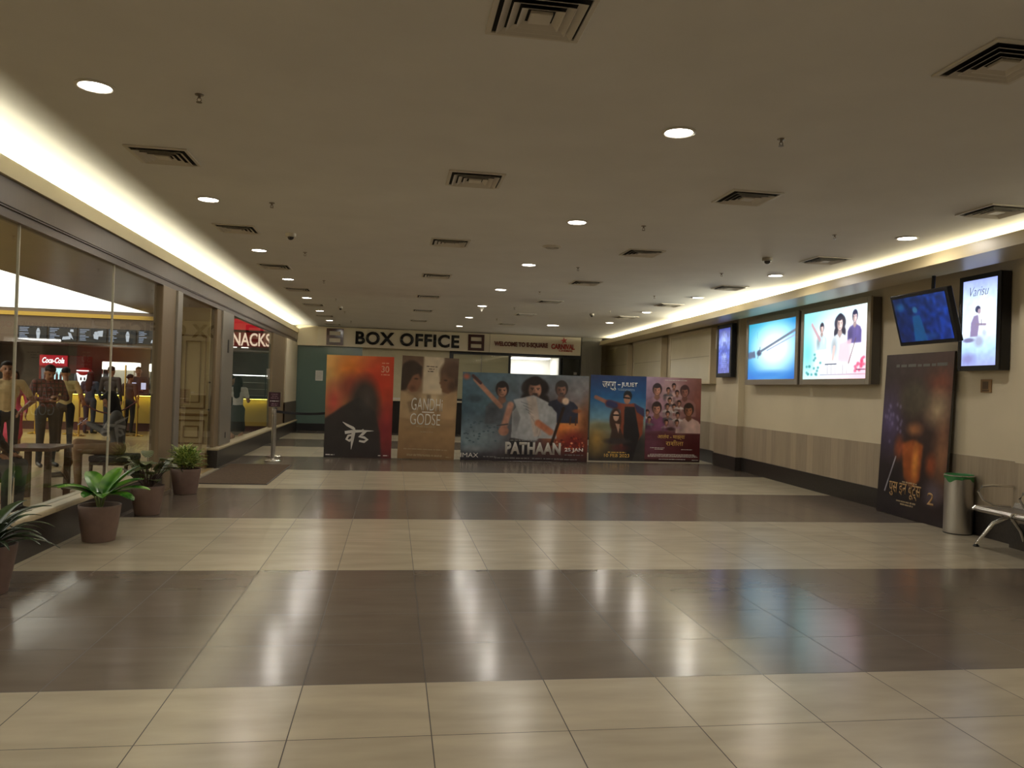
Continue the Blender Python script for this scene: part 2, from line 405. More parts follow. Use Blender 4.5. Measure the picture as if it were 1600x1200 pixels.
# --- right wall: painted upper part, laminate wainscot, dark skirting (all run along a line that opens slowly)
def along(y0, y1, off0, off1, z0, z1, b=None):
    b = b or MB()
    return b.hexa([(WX(y0)-off1, y0, z0), (WX(y0)-off0, y0, z0), (WX(y1)-off0, y1, z0), (WX(y1)-off1, y1, z0),
                   (WX(y0)-off1, y0, z1), (WX(y0)-off0, y0, z1), (WX(y1)-off0, y1, z1), (WX(y1)-off1, y1, z1)])
M_wains = plankmat('grey_oak_laminate', S(166, 152, 132), 1, .19, .26, .45)
struct(along(-6.5, 26.6, -.1, 0, .88, HC).build('wall_right', M_cream))
struct(along(-6.5, 26.6, -.1, .012, .27, .885).build('trim_1', M_wains))
struct(along(-6.5, 26.6, -.1, .03, 0, .27).build('baseboard_right', M_kerb))
def pillar(n, y0, y1, off):
    struct(along(y0, y1, 0, off, .885, HC).build('wall_right_pillar' if n == 0 else 'wall_right_pier', M_cream))
    struct(along(y0-.008, y1+.008, .0125, off+.012, .27, .885).build('trim_2' if n == 0 else 'trim_3', M_wains))
    struct(along(y0-.02, y1+.02, .031, off+.03, 0, .27).build('baseboard_pillar' if n == 0 else 'baseboard_pier', M_kerb))
pillar(0, 14.58, 15.76, .13)
pillar(1, 6.55, 7.28, .14)

# --- right bulkhead with its lit cove
def rb(o0, o1, z0, z1, b, y0=-6.5, y1=24.25):
    return b.hexa([(BX(y0)+o0, y0, z0), (BX(y0)+o1, y0, z0), (BX(y1)+o1, y1, z0), (BX(y1)+o0, y1, z0),
                   (BX(y0)+o0, y0, z1), (BX(y0)+o1, y0, z1), (BX(y1)+o1, y1, z1), (BX(y1)+o0, y1, z1)])
b = MB(); rb(.02, .55, 2.95, 2.975, b); rb(.02, .05, 2.975, 3.075, b); rb(0, .02, 2.945, 3.0, b); rb(.5, .55, 2.975, HC, b)
struct(b.build('ceiling_bulkhead_right', mat('bulkhead_paint', S(190, 176, 140), .35)))

# --- left bulkhead over the shop front
b = MB(); b.box(-2.888, -2.868, -6.5, 24.25, 2.955, 3.07); b.box(-3.30, -2.868, -6.5, 24.25, 2.94, 2.955); b.box(-3.32, -3.30, -6.5, 24.25, 2.94, HC)
struct(b.build('ceiling_bulkhead_left', mat('bulkhead_cream', S(190, 178, 146), .5)))
b = MB(); b.box(-3.02, -2.90, -6.5, 24.4, 2.74, 2.94); b.box(-3.02, -2.925, -6.5, 24.4, 2.655, 2.725); b.box(-3.02, -2.91, -6.5, 24.4, 2.725, 2.74)
struct(b.build('trim_4', M_lintel))
# kerbs with stone sill
b = MB(); b.box(-3.06, -2.85, -6.5, 10.45, 0, .285); b.box(-3.06, -2.86, 13.62, 24.4, 0, .285)
struct(b.build('baseboard_left', M_kerb))
b = MB(); b.box(-3.06, -2.835, -6.5, 10.45, .287, .34); b.box(-3.06, -2.845, 13.62, 24.4, .287, .335)
struct(b.build('trim_5', M_sill, bevel=.015))
# frames of the shop front
b = MB(); b.box(-3.03, -2.915, 10.46, 11.05, 0, 2.655); struct(b.build('trim_6', M_frame, bevel=.01))
b = MB(); b.box(-3.0, -2.89, 11.06, 11.30, 0, 2.655); struct(b.build('trim_7', M_greypanel, bevel=.008))
b = MB(); b.box(-3.03, -2.93, 13.62, 13.95, .34, 2.655); struct(b.build('trim_8', M_frame, bevel=.01))
pn = MB().box(-3.02, -2.905, 13.96, 14.86, .34, 2.655).build('trim_9', M_greypanel, bevel=.008); struct(pn)
b = MB(); b.box(-2.904, -2.899, 14.36, 14.46, 1.95, 2.18); b.box(-2.904, -2.899, 14.38, 14.42, .45, .55)
lk = b.build('lock_plate', M_black, pn)
b = MB(); b.box(-3.03, -2.93, 19.75, 21.9, .34, 2.655); struct(b.build('trim_10', M_frame, bevel=.01))
struct(MB().box(-3.03, -2.90, 21.92, 24.4, .34, 2.655).build('wall_left', M_cream))
struct(MB().box(-3.028, -2.89, 21.92, 24.4, .34, .90).build('trim_11', M_lintel))
# glass panes of the shop front
def pane(n, y0, y1, z0=.34, z1=2.655): struct(MB().box(-2.972, -2.960, y0, y1, z0, z1).build('window_%d' % n, M_glass))
pane(1, -6.4, 4.6); pane(2, 4.606, 6.70); pane(3, 6.706, 8.82); pane(4, 8.826, 10.455); pane(5, 14.865, 19.745)
M_seam = mat('silicone_seam', S(200, 196, 180), .4)
for k, y in enumerate((4.603, 6.703, 8.823)):
    struct(MB().box(-2.976, -2.956, y-.006, y+.006, .34, 2.655).build('trim_%d' % (12+k), M_seam))
dr = MB().box(-2.972, -2.960, 11.31, 13.60, .02, 2.62).build('door_1', M_glass); struct(dr)
b = MB(); b.box(-2.955, -2.925, 13.28, 13.30, .95, 1.45); b.box(-2.965, -2.935, 13.28, 13.30, .97, .99); b.box(-2.965, -2.935, 13.28, 13.30, 1.41, 1.43)
b.build('door_handle', M_chrome, dr)

# --- far wall: fascia, teal glass, box office front
fas = MB().box(-2.9, -2.30, 24.26, 24.6, 2.58, HC).build('wall_far_fascia', M_cream); struct(fas)
TEAL = mat('teal_glass_panel', S(92, 114, 108), .12, spec=.6)
struct(MB().box(-3.0, -.97, 24.42, 24.52, .22, 2.62).build('wall_far_panel', TEAL))
struct(MB().box(-3.0, 6.5, 24.395, 24.52, 0, .22).build('baseboard_far', M_black))
struct(MB().box(-.97, 1.78, 24.42, 24.52, 1.02, 2.62).build('wall_far', M_beigewall))
struct(MB().box(-3.0, 6.5, 24.5, 24.62, 2.5, HC).build('wall_far_upper', M_beigewall))
struct(MB().box(6.5, 8.2, 26.5, 26.6, 0, HC).build('wall_far_corner', M_cream))
struct(MB().box(6.44, 6.54, 24.64, 26.5, 0, HC).build('wall_corner_side', M_cream))

# cafe shell behind the shop front
cafe_floor = tilemat('cafe_tiles', S(168, 146, 104), S(150, 122, 84), -3.1, 3.0, .6, 3, .28, .28)
struct(MB().box(-13, -2.9, -6.5, 25.6, -.1, 0).build('floor_cafe', cafe_floor))
M_cafeceil = plankmat('cafe_ceiling_wood', S(112, 96, 82), 1, .25, .2, .3)
struct(MB().box(-6.45, -3.325, -6.5, 25.6, 3.16, 3.26).build('ceiling_cafe', M_cafeceil))
struct(MB().box(-13, -6.452, -6.5, 25.6, 3.26, 3.36).build('ceiling_cafe_tray', M_cream))
M_marble = mat('grey_brown_marble', S(112, 102, 96), .35, noise=.3, nscale=1.6)
struct(MB().box(-13, -3.0, 25.5, 25.6, 0, 3.5).build('wall_cafe_back', M_marble))
struct(MB().box(-13.1, -13, -6.5, 25.6, 0, 3.6).build('wall_cafe_side', M_cream))
struct(MB().box(-13, -3.5, -6.6, -6.5, 0, 3.6).build('wall_cafe_front', M_cream))
struct(MB().box(-3.3, -3.03, 24.4, 25.5, 0, HC).build('wall_cafe_end', M_marble))

# ================================================================== CEILING FITTINGS
ORD = ['nearest', 'second', 'third', 'fourth', 'fifth', 'sixth', 'seventh', 'eighth', 'ninth']
M_lamp = emis('lamp_glow', (1.0, .93, .82), 22)
M_ring = mat('lamp_trim', S(215, 210, 200), .35)
dl_proto = None
def downlight(x, y, label, group, r=.088, watts=DOWN_W):
    global dl_proto
    if dl_proto is None:
        t = thing('downlight', label, 'ceiling light', (x, y, HC), group=group)
        MB().lathe([(.088, -.001), (.110, -.001), (.112, -.006), (.095, -.012), (.088, -.008)], n=32, close=False).build('trim_ring', M_ring, t, smooth=True)
        MB().lathe([(.001, -.004), (.088, -.004), (.0885, -.0075), (.001, -.0076)], n=32).build('lens', M_lamp, t)
        dl_proto = t
    else:
        t = copy_tree(dl_proto); t.location = (x, y, HC); t['label'] = label; t['group'] = group
        if r != .088: t.scale = (r/.088, r/.088, 1)
    area_light('downlight_beam', (x, y, HC-.014), (0, 0, 0), 2*r*.9, 0, watts, LAMP, 180, 'DISK')
    return t
for k in range(7):
    downlight(-1.782, 4.89+2.829*k, '%s round downlight along the left ceiling row beside the bright cove' % (ORD[k]), 'left row of downlights')
for k in range(7):
    downlight(1.767, 4.83+2.829*k, '%s round downlight in the middle ceiling row' % (ORD[k]), 'middle row of downlights')
for k in range(5):
    downlight(5.203, 7.39+2.815*k, '%s round downlight in the right row beside the yellow cove' % (ORD[k]), 'right row of downlights')
downlight(4.10, 20.2, 'wide downlight by itself in front of the welcome sign', 'single wide downlight', r=.15)
for x in (-1.782, 1.767, 5.203):
    for y in (2.0, -.9):
        downlight(x, y, 'round downlight overhead behind the viewpoint', 'downlights behind the viewpoint')

M_vent = mat('vent_metal', S(212, 206, 196), .45)
vent_proto = None
def vent(x, y, label, group):
    global vent_proto
    if vent_proto is None:
        t = thing('ceiling_vent', label, 'vent', (x, y, HC), group=group)
        MB().box(-.20, .20, -.20, .20, -.004, -.001).build('dark_backing', M_ventshade, t)  # ceiling has no hole here; dark sheet paints the shade of the opening
        b = MB()
        for s in (-1, 1):
            b.box(-.225, .225, s*.212-.013, s*.212+.013, -.012, -.001); b.box(s*.212-.013, s*.212+.013, -.199, .199, -.012, -.001)
        b.build('flange', M_vent, t, bevel=.002)
        for i, r in enumerate((.170, .128, .086)):
            b = MB()
            for q in range(4):
                M = Matrix.Rotation(q*PI/2, 4, 'Z')
                u = r-.020; w = r+.012
                pts = [(-w, -w, -.026), (w, -w, -.026), (u, -u, -.006), (-u, -u, -.006),
                       (-w, -w+.004, -.026), (w, -w+.004, -.026), (u, -u+.004, -.006), (-u, -u+.004, -.006)]
                b.hexa([M @ Vector(pp) for pp in (pts[0], pts[1], pts[5], pts[4], pts[3], pts[2], pts[6], pts[7])])
            b.build('louvre', M_vent, t)
        MB().box(-.05, .05, -.05, .05, -.024, -.006).build('centre_plate', M_vent, t, bevel=.004)
        vent_proto = t
    else:
        t = copy_tree(vent_proto); t.location = (x, y, HC); t['label'] = label; t['group'] = group
for k in range(7): vent(-1.79, 6.30+2.83*k, '%s square air vent in the left ceiling row, near the cove' % ORD[k], 'left row of vents')
for k in range(7): vent(.60, 3.47+2.86*k, '%s square air vent in the row left of the middle downlights' % ORD[k], 'vents left of the middle downlights')
for k in range(7): vent(2.92, 3.45+2.83*k, '%s square air vent in the row right of the middle downlights' % ORD[k], 'vents right of the middle downlights')
for k in range(5): vent(5.16, 6.13+2.74*k, '%s square air vent beside the right bulkhead' % ORD[k], 'vents beside the right bulkhead')

M_sprk = mat('sprinkler_metal', (.28, .24, .2), .35, metal=.9)
sp_proto = None
def sprinkler(x, y, label, group):
    global sp_proto
    if sp_proto is None:
        t = thing('sprinkler', label, 'sprinkler', (x, y, HC), group=group)
        MB().lathe([(.034, 0), (.032, -.006), (.014, -.010)], n=16).build('escutcheon', M_sprk, t, smooth=True)
        b = MB().lathe([(.011, -.008), (.010, -.028), (.007, -.03)], n=12)
        for s in (-1, 1): b.tube([(s*.009, 0, -.026), (s*.016, 0, -.042), (s*.006, 0, -.058)], .0035, 6)
        b.build('body', M_sprk, t); MB().lathe([(.022, -.058), (.022, -.061)], n=16).build('deflector', M_sprk, t)
        sp_proto = t; t.scale = (.78, .78, .78)
    else:
        t = copy_tree(sp_proto); t.location = (x, y, HC); t.scale = (.78, .78, .78); t['label'] = label; t['group'] = group
for k in range(7): sprinkler(-1.20, 4.89+2.82*k, '%s small sprinkler head in the left line of sprinklers' % ORD[k], 'left line of sprinklers')
for k in range(6): sprinkler(2.457, 4.80+2.85*k, '%s small sprinkler head in the middle line of sprinklers' % ORD[k], 'middle line of sprinklers')
for k in range(4): sprinkler(4.45, 7.48+2.82*k, '%s small sprinkler head in the right line of sprinklers' % ORD[k], 'right line of sprinklers')

def dome(x, y, label, dark, r=.06):
    t = thing('dome_camera', label, 'security camera', (x, y, HC))
    MB().lathe([(r, 0), (r, -.03), (r*.92, -.04)], n=24).build('housing', M_ring if not dark else M_greypanel, t, smooth=True)
    MB().lathe([(r*.62, -.040), (r*.55, -.058), (r*.35, -.07), (.002, -.075)], n=20).build('lens_dome', mat('smoked_dome', S(60, 56, 54), .1), t, smooth=True)
dome(-1.22, 9.25, 'white dome camera with dark eye left on the ceiling, behind the nearest left sprinklers', False)
dome(4.46, 8.97, 'dark dome camera on the ceiling right of the middle vents', True, .062)
dome(-1.22, 17.8, 'small white dome camera far back near the left downlights', False, .05)
dome(4.25, 16.7, 'small dome camera far back near the right cove', True, .05)
t = thing('ceiling_speaker', 'round pale speaker grille behind the second middle downlight', 'speaker', (1.80, 9.07, HC))
MB().lathe([(.115, 0), (.115, -.006), (.098, -.012)], n=28).build('rim', M_vent, t, smooth=True)
b = MB()
for i in range(3): b.lathe([(.09-.028*i, -.0121), (.09-.028*i, -.018), (.078-.028*i, -.018), (.078-.028*i, -.0121)], n=24)
b.build('grille', M_vent, t)
t = thing('ceiling_sensor', 'small white ceiling sensor just behind the fourth middle downlight', 'sensor', (1.80, 16.55, HC))
MB().lathe([(.05, 0), (.05, -.02), (.03, -.05)], n=20).build('base', M_ring, t, smooth=True)
MB().sphere((0, 0, -.06), .028).build('sensor_eye', M_ring, t, smooth=True)

# LED strips lying on the cove ledges
M_ledstrip = emis('led_strip_glow', LED, 6)
o = MB().box(-3.262, -3.218, -2.8, 24.0, 2.956, 2.970).build('led_strip', M_ledstrip); origin(o, (-3.24, 10.6, 2.956))
tag(o, 'long warm LED strip hidden on the ledge of the left ceiling cove', 'light strip')
b = MB(); rb(.28, .32, 2.976, 2.99, b, -3, 24.0)
o = b.build('led_strip', M_ledstrip); origin(o, (BX(10.6)+.3, 10.6, 2.976))
tag(o, 'long warm LED strip hidden on the ledge of the right ceiling cove', 'light strip')

# ================================================================== FAR WALL SIGNS AND BOX OFFICE FRONT
sg = thing('fascia_sign', 'long white overhead sign with black letters BOX OFFICE and two square emblems', 'sign', (.30, 24.25, 2.865))
MB().box(-2.60, 2.615, -.08, .0, -.285, .295).build('panel', M_white, sg, bevel=.004)
M_blackletter = mat('gloss_black_letter', S(26, 25, 26), .12)
M_maroon = mat('gloss_maroon', S(62, 30, 28), .14)
text('lettering', 'BOX OFFICE', M_blackletter, (.095, -.081, 0), sg, w=3.15, h=.40, bold=.036, spacing=1.1, extrude=.03)
def emblem(x, top_left):
    b = MB(); b.frame(x-.25, x+.25, -.25, .25, .085, -.121, -.081); b.box(x-.18, x+.18, -.12, -.081, -.045, .045)
    return b.build('emblem', M_maroon, sg)
emblem(-2.09, 1); emblem(2.195, 0)
sg2 = thing('fascia_sign', 'white overhead sign with red-brown letters WELCOME TO and a red star', 'sign', (4.38, 24.25, 2.865))
MB().box(-1.455, 1.45, -.08, 0, -.285, .295).build('panel', M_white, sg2, bevel=.004)
M_rust = mat('rust_letter', S(104, 52, 38), .3); M_red = mat('red_letter', S(168, 48, 36), .3)
text('lettering', 'WELCOME TO E-SQUARE', M_rust, (-.47, -.081, -.015), sg2, w=1.70, h=.17, bold=.05, extrude=.02)
text('lettering', 'CARNIVAL', M_red, (.87, -.081, -.02), sg2, w=.76, h=.165, bold=.04, extrude=.02)
text('small_lettering', 'CINEMAS', M_red, (.96, -.081, -.145), sg2, w=.44, h=.06, bold=.02, extrude=.012)
b = MB(); pts = []
for i in range(10):
    r = .115 if i % 2 == 0 else .045; a = PI/2 + i*PI/5 + .15; pts.append((.90+r*math.cos(a), .175+r*math.sin(a)))
b.prism(pts, -.081, -.10); b.build('star_emblem', M_red, sg2)

# notice on the teal glass
o = MB().box(-.11, .11, -.003, 0, -.155, .155).build('notice_sheet', M_paper); o.location = (-2.24, 24.415, 1.68)
tag(o, 'white paper notice taped to the teal glass panel', 'notice')
scribble('printed_lines', mat('grey_print', S(120, 120, 118), .6), [(-.08, .08, .11-.035*i) for i in range(7)], o, -.0035, 3, .009)

M_darkpanel = mat('dark_counter_front', S(30, 27, 26), .3)
t = thing('ticket_counter', 'dark fronted ticket counter with a pale ledge, behind the standing posters', 'counter', (1.2, 24.2, 0))
MB().box(-2.15, 4.67, 0, .18, 0, .98).build('front_panel', M_darkpanel, t)
MB().box(-2.15, 4.67, -.12, .2, .985, 1.03).build('ledge', M_white, t, bevel=.006)
o = MB().box(-.20, .20, -.09, .03, 0, .05).build('paper_stack', M_paper, bevel=.004); o.location = (.06, 24.20, 1.031)
tag(o, 'flat stack of white paper on the ticket counter ledge between the posters', 'paper')
t = thing('ticket_window', 'ticket window with two panes over pale roller blinds in a black frame', 'window', (2.70, 24.40, 1.95))
MB().frame(-.93, .93, -.90, .60, .05, -.06, .02).build('frame', M_black, t)
MB().box(-.012, .012, -.045, -.02, -.85, .55).build('mullion', M_greypanel, t)
M_blind = mat('pale_blind', S(196, 186, 162), .7, noise=.06, nscale=3, stretch=(.3, 1, 16))
for s in (-1, 1):
    MB().box(min(s*.015, s*.88), max(s*.015, s*.88), 0, .01, -.85, .55).build('roller_blind', M_blind, t)
    MB().box(min(s*.013, s*.88), max(s*.013, s*.88), -.038, -.03, -.85, .55).build('pane', M_glass, t)
t = thing('ticket_booth', 'brightly lit ticket booth opening with white walls, behind the wide poster', 'booth', (4.42, 24.42, 1.03))
b = MB(); b.box(-.80, .76, 1.5, 1.55, 0, 1.46); b.box(-.83, -.79, .0, 1.5, 0, 1.46); b.box(.76, .80, .0, 1.5, 0, 1.46); b.box(-.83, .80, 0, 1.55, 1.46, 1.5); b.box(-.83, .80, 0, 1.55, -.02, 0)
b.build('booth_shell', mat('booth_white', S(225, 224, 218), .5), t)
MB().frame(-.86, .83, -.02, 1.53, .05, -.06, -.005).build('frame', M_black, t)
MB().box(-.6, .55, .35, 1.2, 1.43, 1.455).build('ceiling_panel', emis('booth_glow', (1, .98, .93), 7), t)
for x, w, z in ((-.66, .36, .58), (-.15, .34, .50)):
    s = thing('ticket_screen', 'dark back of a monitor standing %s in the lit ticket booth' % ('at the left' if x < -.5 else 'at the middle'), 'monitor', (4.42+x+w/2, 24.75, 1.03))
    MB().box(-w/2, w/2, 0, .04, z+.02, z+.34).build('screen_back', mat('navy_plastic', S(46, 46, 66), .5), s, bevel=.006)
    MB().box(-.03, .03, .01, .04, .02, z+.05).build('stand', M_black, s); MB().box(-.12, .12, -.06, .1, 0, .02).build('foot', M_black, s)
    MB().box(w/2-.14, w/2-.02, -.004, 0, z+.25, z+.31).build('label_sticker', M_paper, s)
t = thing('dark_glass_door', 'dark glass door beside the lit ticket booth', 'door', (5.58, 24.42, 0))
MB().box(-.28, .30, 0, .04, 1.03, 2.5).build('pane', mat('dark_glass', S(26, 30, 27), .1), t)
MB().box(-.28, .30, -.004, .04, 2.50, 2.58).build('top_rail', M_black, t)
MB().box(.10, .20, -.012, 0, 1.98, 2.06).build('lock_box', M_greypanel, t, bevel=.004)
struct(MB().box(5.89, 6.54, 24.30, 24.64, 0, HC).build('column_grey', mat('grey_panel_column', S(112, 108, 98), .45, noise=.1, nscale=3, stretch=(8, 8, .5))))
struct(MB().box(1.78, 6.5, 24.44, 24.5, 2.5, 2.60).build('trim_15', M_black))
struct(MB().box(1.70, 1.80, 24.38, 24.5, 1.03, 2.60).build('trim_16', M_black))
struct(MB().box(3.58, 3.62, 24.36, 24.5, 1.03, 2.58).build('trim_17', M_black))
struct(MB().box(-.97, 6.5, 26.4, 26.5, 0, HC).build('wall_booth_back', M_beigewall))

# ================================================================== RIGHT WALL
RZ = -(PI/2 + math.atan(.038))
def wallspot(y, off, z): return (WX(y)-off, y, z)
M_alu = mat('brushed_aluminium', S(168, 160, 146), .38, metal=.55)
M_sideg = mat('grey_box_side', S(96, 92, 88), .4, metal=.3)
def poster_box(name, label, cat, y0, y1, z0, z1, depth, border, fill):
    """a framed box on the right wall seen from the room; local x runs along the wall, local -y faces the room"""
    w = y1-y0; hgt = z1-z0
    t = thing(name, label, cat, wallspot((y0+y1)/2, depth, z0), RZ)
    MB().box(-w/2+.01, w/2-.01, .03, depth-.015, .01, hgt-.01).build('housing', M_sideg, t, bevel=.004)
    b = MB(); b.frame(-w/2, w/2, 0, hgt, border, -.004, .032); b.build('frame', M_alu, t, bevel=.006)
    return t, w-2*border, hgt-2*border, hgt/2
# lightbox with a pale diagonal streak
t, w, hh, zc = poster_box('lightbox', 'glowing wall lightbox with a grey diagonal streak on cyan and white', 'lightbox', 12.06, 14.16, 1.70, 2.935, .18, .10, 1)
a = Art(w, hh, 170).bil((40, 150, 180), (20, 110, 180), (50, 110, 190), (30, 90, 175))
a.blob(.55, .44, .70, .68, (150, 240, 250), 1, .8); a.blob(.58, .48, .58, .52, (250, 255, 255), 1, .9)
a.poly([(.0, .51), (.15, .49), (.17, .61), (.0, .62)], (80, 92, 120), .95, 2); a.blob(.25, .53, .07, .07, (60, 70, 95), .95, .5)
a.line(.27, .51, 1.0, .20, .030, (96, 108, 130), 1); a.line(.42, .50, 1.0, .28, .018, (150, 165, 190), 1); a.line(.22, .62, .27, .43, .014, (60, 66, 90), 1)
a.line(.2, .27, .2, .15, .006, (70, 120, 140), .7); a.blob(.5, .92, .6, .1, (40, 110, 190), .7, .8)
q = a.mesh('lit_print', .012, t, printed('lit_print', 1.5)); q.location.z = zc
# lightbox with overexposed action figures, generic
t, w, hh, zc = poster_box('lightbox', 'glowing wall lightbox with pale figures on white and pink, next to the television', 'lightbox', 9.96, 11.97, 1.70, 2.935, .18, .09, 1)
a = Art(w, hh, 180).bil((130, 220, 235), (235, 255, 255), (190, 235, 240), (255, 190, 205))
a.blob(.55, .5, .55, .55, (255, 255, 255), .9, .7); a.blob(.08, .6, .16, .35, (80, 190, 190), .6, .8)
for k in range(16): a.blob(a.rng.uniform(.02, .3), a.rng.uniform(.6, .95), .03, .03, (40, 130, 130), .7, .7)
for k in range(16): a.blob(a.rng.uniform(.84, .99), a.rng.uniform(.7, .9), .03, .03, (210, 60, 100), .7, .7)
a.bust(.31, .25, .07, (225, 190, 185), (40, 40, 60), (190, 215, 225)); a.bust(.60, .21, .11, (235, 205, 200), (36, 36, 56), (215, 228, 235), True)
a.bust(.82, .15, .08, (225, 195, 195), (50, 50, 80), (90, 80, 140)); a.line(.14, .18, .28, .42, .04, (190, 150, 160), .9); a.line(.52, .55, .50, .72, .035, (225, 190, 185), 1)
a.poly([(.6, .5), (.78, .45), (.76, .78), (.58, .76)], (225, 190, 200), .8, 2); a.line(.84, .45, .74, .8, .012, (90, 70, 80), .9)
for k, x in enumerate((.42, .48, .54, .60, .66, .72)): a.poly([(x, .80), (x+.05, .80), (x+.05, .92), (x, .92)], (255, 255, 255), 1); a.line(x, .8, x, .92, .005, (60, 60, 80), .8)
a.line(.38, .79, .56, .79, .014, (70, 80, 100), .9); a.line(.3, .94, .98, .94, .010, (120, 120, 140), .7); a.line(.86, .88, .98, .88, .012, (90, 50, 80), .8)
q = a.mesh('lit_print', .012, t, printed('lit_print', 1.5)); q.location.z = zc
# three unlit panels
M_unlit = mat('unlit_diffuser', S(200, 190, 158), .3, noise=.04, nscale=2)
for k, (y0, y1) in enumerate(((16.02, 18.85), (19.55, 22.25), (22.95, 25.65))):
    lab = ['unlit cream lightbox beside the slim portrait screen', 'unlit cream lightbox between two others on the right wall', 'unlit cream lightbox farthest along the right wall'][k]
    w = y1-y0; t = thing('unlit_lightbox', lab, 'lightbox', wallspot((y0+y1)/2, .18, 1.72), RZ, 'unlit display panels')
    MB().box(-w/2+.01, w/2-.01, .02, .165, .01, 1.21).build('housing', M_cream, t)
    MB().frame(-w/2, w/2, 0, 1.22, .07, -.004, .022).build('frame', M_cream, t, bevel=.005)
    MB().box(-w/2+.06, w/2-.06, .008, .019, .06, 1.16).build('diffuser', M_unlit, t)
    MB().box(-w/2+.07, w/2-.07, .004, .0079, .60, .612).build('seam', mat('panel_seam', S(160, 150, 122), .5), t)
# slim screen on the pillar
def portrait_screen(name, label, y0, y1, z0, z1, offback, depth, bez, art, strength):
    w = y1-y0; hh = z1-z0
    t = thing(name, label, 'screen', wallspot((y0+y1)/2, offback+depth, z0), RZ)
    MB().box(-w/2, w/2, .012, depth-.002, 0, hh).build('casing', M_black, t, bevel=.008)
    MB().frame(-w/2, w/2, 0, hh, bez, -.004, .011).build('bezel', M_black, t, bevel=.004)
    q = art(w-2*bez, hh-2*bez).mesh('display', .006, t, printed('lit_screen_%d' % int(strength*100), strength)); q.location.z = hh/2
    return t
def art_blue(w, h):
    a = Art(w, h, 150).grad([(0, (70, 80, 170)), (.3, (150, 170, 250)), (.5, (100, 120, 220)), (1, (110, 115, 190))])
    a.blob(.45, .25, .3, .25, (200, 220, 255), .7, .9); a.blob(.5, .62, .28, .12, (190, 205, 250), .7, .8); a.grain(.18, 7)
    a.poly([(.25, .55), (.38, .3), (.62, .3), (.75, .55)], (80, 90, 180), .5, 4)
    for k in range(7): a.line(.3, .62+.04*k, .7, .62+.04*k, .008, (190, 205, 255), .7)
    return a
portrait_screen('portrait_screen', 'slim upright blue screen hanging on the wall pillar', 14.66, 15.44, 1.85, 2.93, .165, .10, .085, art_blue, 1.0)
o = MB().box(-.02, .02, -.05, 0, -.2, .2).build('emergency_tube_light', mat('white_plastic', S(215, 212, 205), .4), bevel=.006); o.location = wallspot(15.70, .135, 2.66); o.rotation_euler = (0, 0, RZ)
tag(o, 'short white upright fitting beside the slim blue screen', 'wall fitting')
def art_pale(w, h):
    a = Art(w, h, 230).grad([(0, (150, 165, 235)), (.25, (205, 228, 255)), (.6, (225, 240, 255)), (.8, (170, 205, 235)), (1, (150, 160, 215))])
    a.blob(.62, .42, .4, .3, (250, 255, 255), .9, .9); a.blob(.6, .75, .4, .12, (190, 225, 235), .6, .8); a.grain(.05, 9)
    a.blob(.45, .345, .085, .045, (60, 62, 90), 1, .2); a.blob(.49, .37, .05, .035, (170, 150, 165), 1, .25)
    a.poly([(.34, .42), (.46, .41), (.5, .52), (.46, .66), (.24, .66), (.26, .5)], (128, 112, 150), .9, 3)
    a.line(.42, .52, .68, .53, .018, (140, 125, 150), .9); a.line(.56, .53, .56, .47, .006, (100, 95, 120), .8)
    a.blob(.2, .70, .22, .035, (96, 88, 130), .8, .5); a.blob(.5, .72, .18, .09, (150, 150, 180), .7, .6); a.blob(.2, .92, .3, .09, (120, 115, 175), .7, .7); a.blob(.65, .62, .1, .06, (140, 150, 180), .5, .7)
    return a
ps = portrait_screen('portrait_screen', 'large upright bright screen with pale figure, on the wall above the bench', 7.56, 8.22, 1.86, 2.94, .005, .13, .055, art_pale, 1.5)
text('lettering', 'Varisu', mat('screen_script', S(120, 120, 140), .4, emit=S(120, 125, 150), es=.5), (-.01, .004, .895), ps, w=.30, h=.105, shear=.35, bold=-.012, extrude=.001)
# small brown plaque
t = thing('wall_plaque', 'small brown square plaque below the bright upright screen', 'plaque', wallspot(7.905, .012, 1.69), RZ)
MB().box(-.085, .085, 0, .012, -.075, .075).build('plate', mat('plaque_brown', S(140, 108, 66), .4), t, bevel=.003)
MB().box(-.05, .04, -.002, 0, -.035, .05).build('picture', mat('plaque_dark', S(96, 74, 46), .5), t)
MB().box(-.055, .055, -.002, 0, -.06, -.045).build('caption', mat('plaque_dark', S(96, 74, 46), .5), t)
# television hung from the ceiling, tilted towards the floor
t = thing('television', 'black television with a deep blue picture, hung tilted from the ceiling', 'television', (WX(8.23)-.58, 8.23, 2.46), RZ)
tv = MB().box(-.52, .52, -.02, .05, -.31, .31).build('casing', M_black, t, bevel=.01); tilt = math.radians(15); tv.rotation_euler = (tilt, 0, 0)
a = Art(.95, .53, 170).bil((10, 40, 90), (16, 60, 150), (8, 30, 80), (14, 50, 140))
a.grain(.35, 9); a.blob(.4, .3, .06, .09, (60, 130, 170), .8, .5); a.poly([(.33, .42), (.47, .42), (.53, 1), (.28, 1)], (20, 100, 150), .7, 4); a.blob(.12, .2, .12, .12, (40, 120, 170), .6, .8); a.blob(.6, .9, .2, .1, (20, 80, 150), .6, .8)
q = a.mesh('display', -.022, t, printed('lit_screen_tv', .8)); q.rotation_euler = (tilt, 0, 0)
b = MB().tube([(0, .05, .05), (0, .10, .12), (0, .12, .66)], .022, 10); b.box(-.09, .09, .05, .075, -.08, .14)
b.build('ceiling_mount', M_black, t)
MB().box(-.10, .10, .02, .22, .66, .715).build('ceiling_plate', M_black, t)

